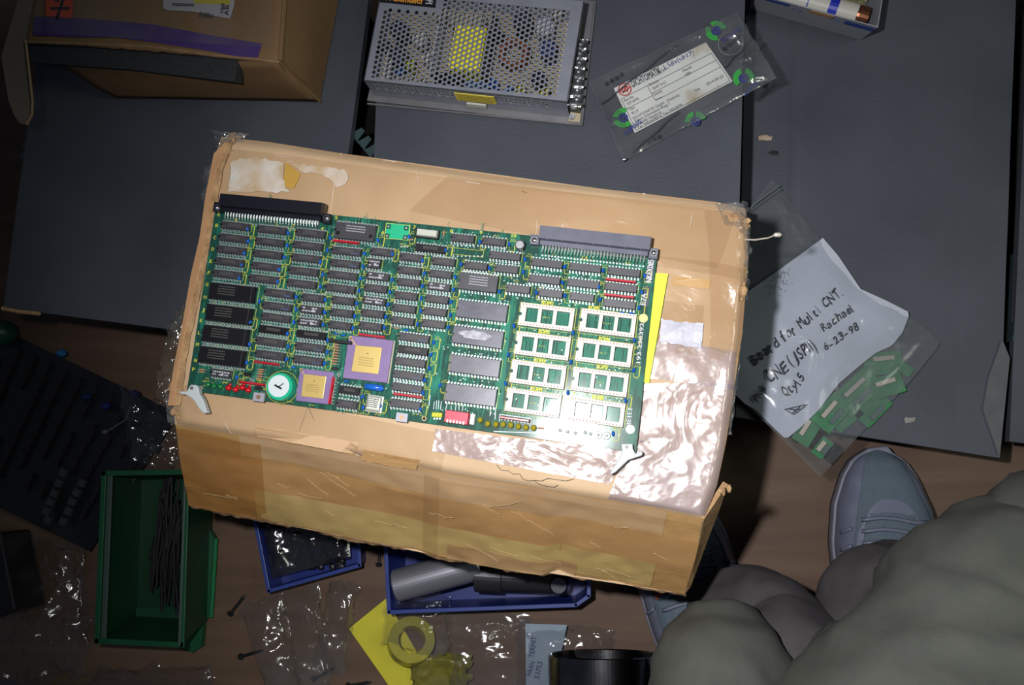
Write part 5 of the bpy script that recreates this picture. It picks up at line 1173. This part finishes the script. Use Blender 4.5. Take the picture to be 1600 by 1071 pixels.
for k in range(44):
    x0 = rr.uniform(250, 284); x1 = x0-rr.uniform(-4, 22); y0 = rr.uniform(745, 830); y1 = y0+rr.uniform(90, 150)
    z0 = .006+.0006*k; a, b_ = P(x0, y0, z0), P(min(278, x1), min(965, y1), z0*.8+.003); m = M(); md = lerp(a, b_, .5)+Vector((rr.uniform(-.004, .004), 0, .001))
    m.tube([a, md, b_], [(.0016, .0008)]*3, 5); m.box(a, (.004, .005, .003), 0)
    o = solo('cable_tie', m, flat('tie_black', (.012, .011, .013), .4) if k == 0 else bpy.data.materials['tie_black'], 'black cable tie in the bundle lying in the green bin', 'cable tie', 'cable ties in the green bin')

# ------------------------------------------------------------------ blue trays with parts
bl = mat('blue_plastic', (.008, .019, .14), (.010, .024, .17), 20, .4); bl2 = flat('blue_rim', (.022, .045, .21), .4)
def tray(px, z, label, floor_shrink=.05, name='blue_tray'):
    t = thing(name, label, 'tray', P(sum(p[0] for p in px)/len(px), sum(p[1] for p in px)/len(px), 0))
    r_ = PP(px, z); c = sum(r_, Vector())/len(r_); b = [lerp(p, c, floor_shrink) for p in r_]; b = [Vector((p.x, p.y, .001)) for p in b]; n = len(r_)
    for i in range(n):
        j = (i+1) % n; wallq(r_[i], r_[j], b[j], b[i], .0015, bl, 'wall', t)
        m = M(); d = r_[j]-r_[i]; mid = (r_[i]+r_[j])/2; m.box(mid, (d.length+.003, .0042, .0022), math.atan2(d.y, d.x)); link('rim', m, bl2, t, bevel=.0005)
    m = M(); m.add([v+Vector((0, 0, .0015)) for v in b], [tuple(range(n))]); link('tray_floor', m, bl, t); return t
tray([(396, 800), (558, 800), (562, 884), (420, 924)], .034, 'small blue tray holding a clear bag of black parts, below the big carton')
tray([(600, 800), (922, 800), (920, 932), (900, 946), (608, 957)], .052, 'wide blue tray holding steel cylinders, below the big carton')
F3 = film_mat('dark_bag_film', (.45, .46, .48), .45, .14, (.035, .036, .04), .5, 20, .12, .12, ridge=.12)
m = M(); c = P(485, 868, .01)
rr = random.Random(5)
for k in range(150): m.ell(P(rr.uniform(425, 535), rr.uniform(826, 888), rr.uniform(.006, .014)), (rr.uniform(.002, .006), rr.uniform(.002, .005), .002), 6, 4)
solo('black_granules', m, black, 'black small parts heaped inside the clear bag in the small blue tray', 'parts', kind='stuff')
solo('plastic_bag', sheet([(410, 815), (545, 818), (548, 872), (425, 904)], .024, .012, 12, 5, 60, 40), F3, 'clear plastic bag of black parts lying in the small blue tray', 'bag', 'clear plastic bags', smooth=True)
m = M(); a, b_ = P(618, 916, .050), P(752, 880, .050); d = (b_-a).normalized()
m.tube([a, a+d*.0005, a+d*.002, b_-d*.002, b_], [.0130, .0165, .0175, .0175, .0165], 40); solo('steel_cylinder', m, mat('turned_steel', (.42, .42, .47), rough=.33, metal=.75), 'shiny steel cylinder lying in the left half of the wide blue tray', 'cylinder', smooth=False)
m = M(); a, b_ = P(742, 897, .046), P(866, 905, .042); m.tube([a, lerp(a, b_, .02), lerp(a, b_, .35), lerp(a, b_, .36), b_], [.015, .019, .019, .0165, .0155], 32); solo('black_spindle', m, flat('dark_steel', (.05, .048, .055), .4, metal=.6), 'dark stepped steel spindle lying in the right half of the wide blue tray', 'spindle')
m = M(); c = P(878, 915, .02); m.tube([c, c+Vector((0, .004, .03)), c+Vector((0, .005, .040)), c+Vector((0, .005, .042))], [.0100, .0100, .0096, .008], 24); solo('steel_pin', m, dsteel, 'short upright steel pin at the right end of the wide blue tray', 'pin')

# ------------------------------------------------------------------ floor clutter
m = flatpoly([(545, 983), (603, 936), (640, 1000), (692, 1090), (620, 1090)], .0022, .0005); solo('yellow_card', m, mat('yellow_card', (.62, .56, .03), (.55, .5, .03), 30, .7), 'yellow paper card on the floor below the wide blue tray', 'card')
FB = film_mat('floor_bag_film', (.94, .94, .95), .09, .13, (.30, .30, .31), .45, 22, .11, .09, ridge=.10)
for i, (px, z, lab_) in enumerate(((([(374, 948), (442, 925), (474, 1085), (420, 1090)]), .004, 'clear plastic bag on the floor, leftmost of the three below the small blue tray'), (([(440, 922), (500, 912), (520, 1090), (470, 1090)]), .006, 'clear plastic bag on the floor, middle one of the three below the small blue tray'),
                                   (([(515, 905), (563, 912), (536, 1060), (490, 1045)]), .005, 'clear zip bag on the floor just left of the yellow card'),
                                   (([(604, 905), (704, 930), (700, 1030), (596, 1010)]), .028, 'crumpled clear bag draped over the edge of the wide blue tray'), (([(690, 940), (830, 962), (838, 1095), (700, 1095)]), .008, 'crumpled clear bag between the tape roll and the blue lettered label'),
                                   (([(806, 972), (960, 982), (958, 1040), (806, 1095)]), .010, 'clear bag around the pale blue lettered label'))):
    def zz_(x, y, u, v): return .010*math.sin(u*3.14)*math.sin(v*3.14)
    solo('plastic_bag', sheet(px, z, .012, 13, 10+i, 50, 60, zf=zz_, wob=.006), FB, lab_, 'bag', 'clear plastic bags', smooth=True)
# roll of yellow tape
tr_ = M(); c = P(642, 1003, .020); n = 40
tilt = Matrix.Rotation(-.5, 3, 'X') @ Matrix.Rotation(.35, 3, 'Y')
for (ra, rb, h0, h1) in ((.0255, .0150, -.008, .008),):
    vs = []
    for k in range(n):
        a = k/n*6.283
        for (r_, h_) in ((ra, h0), (ra, h1), (rb, h1), (rb, h0)): vs.append(c+tilt @ Vector((math.cos(a)*r_, math.sin(a)*r_, h_)))
    tr_.add(vs, [(4*k+j, 4*((k+1) % n)+j, 4*((k+1) % n)+(j+1) % 4, 4*k+(j+1) % 4) for k in range(n) for j in range(4)])
solo('tape_roll', tr_, mat('yellow_tape_roll', (.36, .33, .05), (.28, .25, .04), 60, .3, coat=.4), 'roll of yellow green tape on the floor beside the yellow card', 'tape')
solo('yellow_sheet', sheet([(645, 1020), (735, 1022), (735, 1095), (640, 1095)], .012, .012, 14, 3, 40, 40, wob=.008), mat('olive_sheet', (.20, .18, .025), (.13, .12, .03), 30, .35), 'olive yellow crumpled plastic sheet under the tape roll', 'sheet', smooth=True)
# lettered label in bag
m = M(); q = PP([(821, 975), (886, 977), (862, 1090), (822, 1090)], .018); m.loft2([v-Vector((0, 0, .0004)) for v in q][::-1], q[::-1]); lb = thing('paper_label', 'pale blue paper label with vertical blue lettering, inside a clear bag on the floor', 'label', P(845, 1030, .017))
link('label_sheet', m, mat('pale_blue_paper', (.26, .33, .40), (.22, .29, .35), 20, .7), lb)
m = M(); z = .0184; text(m, 'HRAN', P(829, 1058, z), P(836, 1036, z), .0055, bold=.0003); text(m, 'TERMIT', P(834, 1029, z), P(839, 996, z), .0055, bold=.0003); text(m, '53753', P(842, 1062, z), P(848, 1036, z), .0055, bold=.0003)
link('lettering', m, flat('label_blue', (.03, .05, .16), .6), lb, kind='stuff')
# steel ring cup at the bottom edge
m = M(); n = 96; ax = Vector((.03, -.985, .10)).normalized(); e1 = Vector((1, -.18, 0)).normalized(); e1 = (e1-ax*e1.dot(ax)).normalized(); e2_ = ax.cross(e1)
c = P(944, 1022, .064)
rows = []
for (r_, h_) in ((.0555, 0), (.0575, .001), (.0575, .075), (.0545, .075), (.0545, .001)):
    rows.append([c+ax*h_+e1*math.cos(k/n*6.283)*r_+e2_*math.sin(k/n*6.283)*r_*.9 for k in range(n)])
vs = sum(rows, []); m.add(vs, [(j % 5*n+k, j % 5*n+(k+1) % n, (j+1) % 5*n+(k+1) % n, (j+1) % 5*n+k) for j in range(5) for k in range(n)])
solo('steel_sleeve', m, mat('polished_dark_steel', (.30, .30, .32), (.16, .16, .17), 30, .16, metal=1.0), 'polished steel sleeve standing at the bottom edge, left of the trousers', 'sleeve')
# screws on the floor
for i, (x, y, a, lab_) in enumerate(((362, 957, .9, 'black screw on the floor below the green bin, upper one'), (379, 1026, .3, 'black screw on the floor lower right of the green bin'), (493, 1060, .5, 'black screw on the floor at the foot of the clear bags'), (592, 880, 1.5, 'black screw on the floor left of the wide blue tray'), (547, 1072, .2, 'black screw on the floor at the bottom edge below the yellow card'))):
    t = thing('screw', lab_, 'screw', P(x, y, 0), 'black screws scattered on the floor'); b_ = P(x, y, .003); d = Vector((math.cos(a), math.sin(a), 0))
    m = M(); m.tube([b_, b_+d*.022, b_+d*.026], [.0018, .0018, .0004], 8); link('shank', m, black, t); m = M(); m.tube([b_-d*.004, b_-d*.001, b_], [.0034, .0040, .0026], 10); link('head', m, black, t)
# dark circuit boards, bubble film at left
dk = mat('dark_laminate', (.004, .006, .008), (.007, .010, .012), 60, .35, coat=.3)
def darkboard(px, z, label, seed):
    t = thing('circuit_board', label, 'circuit board', P(sum(p[0] for p in px)/4, sum(p[1] for p in px)/4, z-.0016))
    q = PP(px, z); m = M(); m.prism([(p.x, p.y) for p in q], z-.0016, z); link('laminate', m, dk, t); r_ = random.Random(seed)
    e = (q[1]-q[0]); ang = math.atan2(e.y, e.x); ds = flat('socket_black_%d' % seed, (.010, .010, .012), .35)
    for k in range(14):
        m = M()
        for j in range(7):
            if r_.random() < .25: continue
            c = bil(q, (k+.5)/14, .12+.11*j); m.box((c.x, c.y, z+.003), (.006, .022, .006), ang)
        if m.v: link('socket_row', m, ds, t, kind='stuff')
    return t, q, ang
t, q, ang = darkboard([(-70, 480), (278, 646), (140, 862), (-150, 720)], .020, 'large dark circuit board in clear film on the floor, left of the big carton', 3)
gsm = flat('grey_chip_top', (.030, .032, .038), .4)
for i, (x, y) in enumerate([(241, 700), (100, 739), (129, 755), (93, 755), (86, 771), (80, 785), (74, 799), (121, 770), (114, 784), (108, 799), (100, 815), (76, 813)]):
    c = P(x, y, .030); m = M(); m.bbox((0, 0, 0), (.010, .010, .006), .0008); m.v = [Matrix.Rotation(ang, 3, 'Z') @ v+c for v in m.v]; link('square_chip', m, gsm, t)
for (x, y, c_) in ((165, 635, (.004, .012, .09)), (135, 620, (.004, .012, .06)), (96, 552, (.01, .12, .3)), (210, 616, (.004, .01, .06))):
    c = P(x, y, .030); m = M(); m.ell(c, (.007, .005, .005), 8, 5); link('blue_part', m, flat('blue_part_%d' % x, c_, .4), t)
m = M(); m.tube([P(205, 634, .032), P(197, 656, .031), P(165, 676, .030)], .0009, 6); m.ell(P(164, 675, .031), (.004, .003, .003), 8, 4); link('wire', m, flat('grey_wire', (.08, .09, .085), .5), t)
FD = film_mat('bubble_film', (.92, .93, .94), .05, .14, (.14, .145, .15), .6, 40, .10, .05, ridge=.12)
solo('plastic_film', sheet([(150, 1045), (330, 1040), (340, 1110), (120, 1120)], .004, .012, 16, 35, 50, 40, wob=.01), FD, 'crumpled clear packing film on the floor just below the green bin', 'film', smooth=True)
solo('plastic_film', sheet([(-60, 820), (135, 850), (140, 1050), (-60, 1110)], .006, .022, 14, 31, 80, 80, wob=.02), FD, 'crumpled clear packing film on the floor in the lower left corner', 'film', smooth=True)
solo('plastic_film', sheet([(190, 600), (288, 655), (268, 735), (205, 738)], .050, .012, 28, 32, 50, 50, wob=.01), FD, 'clear bubble film over the dark board, beside the left edge of the big carton', 'film', smooth=True)
solo('plastic_film', sheet([(268, 505), (296, 470), (286, 640), (240, 632)], .25, .012, 40, 33, 30, 40, wob=.01), film_mat('corner_film', (.9, .88, .8), .12, .12, (.4, .36, .28), .9, 60, .12, .1, ridge=.1), 'clear film hanging down beside the left side of the big carton', 'film', smooth=True)
solo('plastic_film', sheet([(1568, 558), (1620, 520), (1630, 650), (1590, 612)], .080, .006, 30, 34, 30, 30), film_mat('blue_film', (.5, .6, .75), .3, .3, (.06, .10, .17), .5, 30, .1, .1), 'bluish plastic sheet in the gap at the right edge', 'film', smooth=True)
m = M(); m.box(P(0, 900, .06), (.06, .09, .05), .3); solo('black_box', m, black, 'black plastic box in the dark at the left edge, beside the packing film', 'box', bevel=.003)
m = M(); m.ell(P(2, 520, .03), (.02, .016, .02), 12, 8); solo('green_cap', m, flat('cap_green', (.005, .06, .04), .4), 'dark green plastic cap at the left edge below the left grey box', 'cap', smooth=True)

# ------------------------------------------------------------------ the person photographing: shoes and trousers
person = thing('person', 'person in grey trainers, dark trousers and a khaki coat, seated at the lower right', 'person', P(1350, 960, 0))
mesh_f = mat('shoe_mesh', (.105, .14, .175), (.07, .10, .13), 900, .7, bump=.5, bscale=900, detail=1); shoe_l = mat('shoe_overlay', (.14, .155, .215), (.12, .135, .19), 60, .5); sole_m = flat('shoe_sole', (.17, .18, .23), .5); sole_d = flat('shoe_outsole', (.02, .022, .03), .6)
def shoe(toe, ang, mirror=1, ln_=.285):
    T = Matrix.Translation(Vector((toe.x, toe.y, 0))) @ Matrix.Rotation(ang, 4, 'Z')
    hw = [(0, .006), (.012, .024), (.03, .035), (.06, .0455), (.10, .0500), (.14, .0465), (.19, .038), (.24, .035), (.27, .030), (.285, .012)]
    ht = [(0, .028), (.012, .042), (.03, .052), (.06, .062), (.10, .074), (.14, .090), (.17, .105), (.20, .118), (.285, .115)]
    def I(tb, x):
        for (a, b), (c, d) in zip(tb, tb[1:]):
            if x <= c: t_ = (x-a)/(c-a); t_ = t_; return b+(d-b)*t_
        return tb[-1][1]
    sh = bpy.data.objects.new('shoe', None); C.objects.link(sh); sh.parent = person; W[sh.name] = Wm(person)
    def build(name, fn, nx, ny, mt, **k):
        m = M(); m.grid(fn, nx, ny); m.v = [T @ v for v in m.v]; return link(name, m, mt, sh, **k)
    def off(y): return mirror*.007*math.sin(y/.285*3.1)
    def up(u, v, g=0.0):
        y = .285*(u**1.15); a = math.pi*v; w_ = I(hw, y)+g; h_ = I(ht, y)
        cx_ = math.cos(a); sy = math.sin(a); x = w_*(abs(cx_)**.75)*(1 if cx_ > 0 else -1); z = .018+(h_-.018+g)*(sy**.62)
        if y > .15 and sy > .9: z -= 0
        return Vector((x+off(y), -y, z))
    build('upper', lambda u, v: up(u, v), 44, 28, mesh_f, smooth=True)
    m = M(); sec = []
    for s_, z0, z1, g, mt, nm in ((1, .012, .030, .0035, sole_m, 'midsole'), (1, 0.0005, .014, .0025, sole_d, 'outsole')):
        ys = [.285*(k/30)**1.3 for k in range(31)]; lp_ = [(off(y)+I(hw, y)+g, -y+(g if k == 0 else 0)) for k, y in enumerate(ys)]+[(off(y)-I(hw, y)-g, -y) for k, y in reversed(list(enumerate(ys)))]
        m = M(); m.prism(lp_, z0, z1); m.v = [T @ v for v in m.v]; link(nm, m, mt, sh, bevel=.003)
    # toe guard and side overlays
    build('side_overlay', lambda u, v: up(.02+u*.75, .02+v*(.20+.05*math.sin(u*9)), .0012), 30, 8, shoe_l, smooth=True)
    build('side_overlay', lambda u, v: up(.03+u*.72, .99-v*(.27+.03*math.sin(u*8)), .0012), 30, 8, shoe_l, smooth=True)
    # eyestay ring around the lacing
    def ringf(u, v):
        a = u*math.pi; cy = .40-.15*math.sin(a); cv = .5-.19*math.cos(a)
        return up(cy+(v-.5)*.05*math.sin(a)+0*u, cv+(v-.5)*.05*(-math.cos(a)), .0024)
    build('eyestay', ringf, 30, 4, shoe_l, smooth=True)
    build('tongue', lambda u, v: up(.28+u*.3, .36+v*.28, .0016+.0025*math.sin(v*3.14)), 14, 10, mesh_f, smooth=True)
    for k in range(5):
        m = M(); u_ = .30+k*.040; m.tube([up(u_+.006*math.sin(j), .33+.34*j/8, .0050) for j in range(9)], (.0020), 6); m.v = [T @ v for v in m.v]; link('lace', m, shoe_l, sh, smooth=True)
    for s_ in (.25, .75):
        for k in range(3):
            m = M(); m.tube([up(.34+k*.06+.02*j/4, s_-(.02 if s_ < .5 else -.02)*j*1.4, .0030) for j in range(5)], .0018, 6); m.v = [T @ v for v in m.v]; link('side_strap', m, shoe_l, sh, smooth=True)
    for v_ in (.33, .67):
        m = M(); m.ell(up(.42, v_, .005), (.0045, .0035, .002), 10, 5); m.v = [T @ v for v in m.v]; link('lace_tab', m, flat('orange_tab', (.30, .06, .025), .6) if 'orange_tab' not in bpy.data.materials else bpy.data.materials['orange_tab'], sh, label='orange lace tab')
    return sh
shoe(P(1373, 701, .03), -.04, 1)
shoe(P(1052, 758, .03), .20, -1)
# trousers and coat as wrinkled cloth tubes
def cloth(name, path, radii, mt, seed, n=64, wr=.006, lab_=None, sq=1.0, sub=8):
    pts = []; rs_ = []
    P_ = [Vector(p) for p in path]
    for i in range(len(P_)-1):
        p0, p1, p2, p3 = P_[max(i-1, 0)], P_[i], P_[i+1], P_[min(i+2, len(P_)-1)]
        for k in range(sub):
            t_ = k/sub; pts.append(.5*((2*p1)+(p2-p0)*t_+(2*p0-5*p1+4*p2-p3)*t_*t_+(3*p1-p0-3*p2+p3)*t_**3)); rs_.append(radii[i]*(1-t_)+radii[i+1]*t_)
    pts.append(P_[-1]); rs_.append(radii[-1])
    m = M(); m.tube(pts, rs_, n, cap=False)
    cs = [pts[i//n] for i in range(len(m.v))]; out = []
    for i, v in enumerate(m.v):
        d = (v-cs[i]); r_ = d.length; nn = d/r_
        f_ = wr*(noise.noise(Vector((v.x*9, v.y*9, v.z*9+seed)))*1.2+.7*(1-abs(noise.noise(Vector((v.x*16, v.y*26, v.z*20+seed))))*2)+.15*noise.noise(v*90))
        out.append(v+nn*f_)
    m.v = out; return link(name, m, mt, person, smooth=True, label=lab_, solid=.0015)
khaki = mat('khaki_cloth', (.062, .066, .056), (.074, .077, .064), 60, .85, bump=.25, bscale=900)
dark_t = mat('dark_trouser_cloth', (.060, .054, .058), (.075, .068, .070), 40, .85, bump=.3, bscale=900)
Q = P
cloth('trouser_leg', [Q(1402, 905, .100), Q(1380, 925, .135), Q(1366, 948, .165), Q(1392, 990, .20), Q(1470, 1020, .25), Q(1560, 1030, .28)], [.036, .043, .046, .042, .048, .06], dark_t, 1, lab_='dark grey trouser leg over the right hand shoe')
cloth('trouser_leg', [Q(1140, 958, .085), Q(1172, 962, .12), Q(1205, 975, .155), Q(1222, 1010, .18), Q(1225, 1060, .22), Q(1225, 1120, .24)], [.036, .042, .046, .048, .052, .055], dark_t, 2, lab_='dark grey trouser leg behind the left knee')
m = M()
for i, (a_, b_) in enumerate((((1368, 985), (1440, 862)), ((1388, 985), (1412, 880)))):
    m.tube([Q(lerp(a_[0], b_[0], k/6), lerp(a_[1], b_[1], k/6), .238-.06*k/6) for k in range(7)], .0007, 5)
link('stitching', m, flat('seam', (.045, .042, .045), .9), person, kind='stuff')
cloth('coat_skirt', [Q(1590, 850, .25), Q(1580, 870, .28), Q(1565, 915, .31), Q(1545, 975, .32), Q(1530, 1060, .33), Q(1500, 1180, .34), Q(1450, 1330, .34)], [.02, .040, .066, .083, .10, .12, .14], khaki, 3, wr=.010, lab_='khaki cloth over the right knee')
cloth('coat_skirt', [Q(1680, 840, .25), Q(1690, 900, .30), Q(1680, 1000, .31), Q(1640, 1150, .32)], [.05, .075, .09, .12], khaki, 4, wr=.01)
cloth('coat_skirt', [Q(1128, 985, .20), Q(1126, 1000, .23), Q(1124, 1040, .26), Q(1136, 1110, .27), Q(1180, 1200, .28), Q(1260, 1350, .30)], [.012, .034, .050, .062, .085, .12], khaki, 5, wr=.009, lab_='khaki cloth over the left knee')
cloth('coat_skirt', [Q(1210, 1130, .25), Q(1300, 1110, .26), Q(1400, 1090, .28), Q(1500, 1080, .30)], [.050, .046, .060, .09], khaki, 6, wr=.010)
m = M()
for pts in ([(1180, 945), (1205, 962), (1235, 995), (1258, 1030)], [(1186, 942), (1215, 958), (1250, 995), (1268, 1024)]):
    m.tube([Q(x, y, .200+.00035*(y-940)) for x, y in pts], .0009, 5)
link('cloth_seams', m, flat('seam_dark', (.03, .028, .026), .9), person, kind='stuff')
C.objects.unlink(_fo)
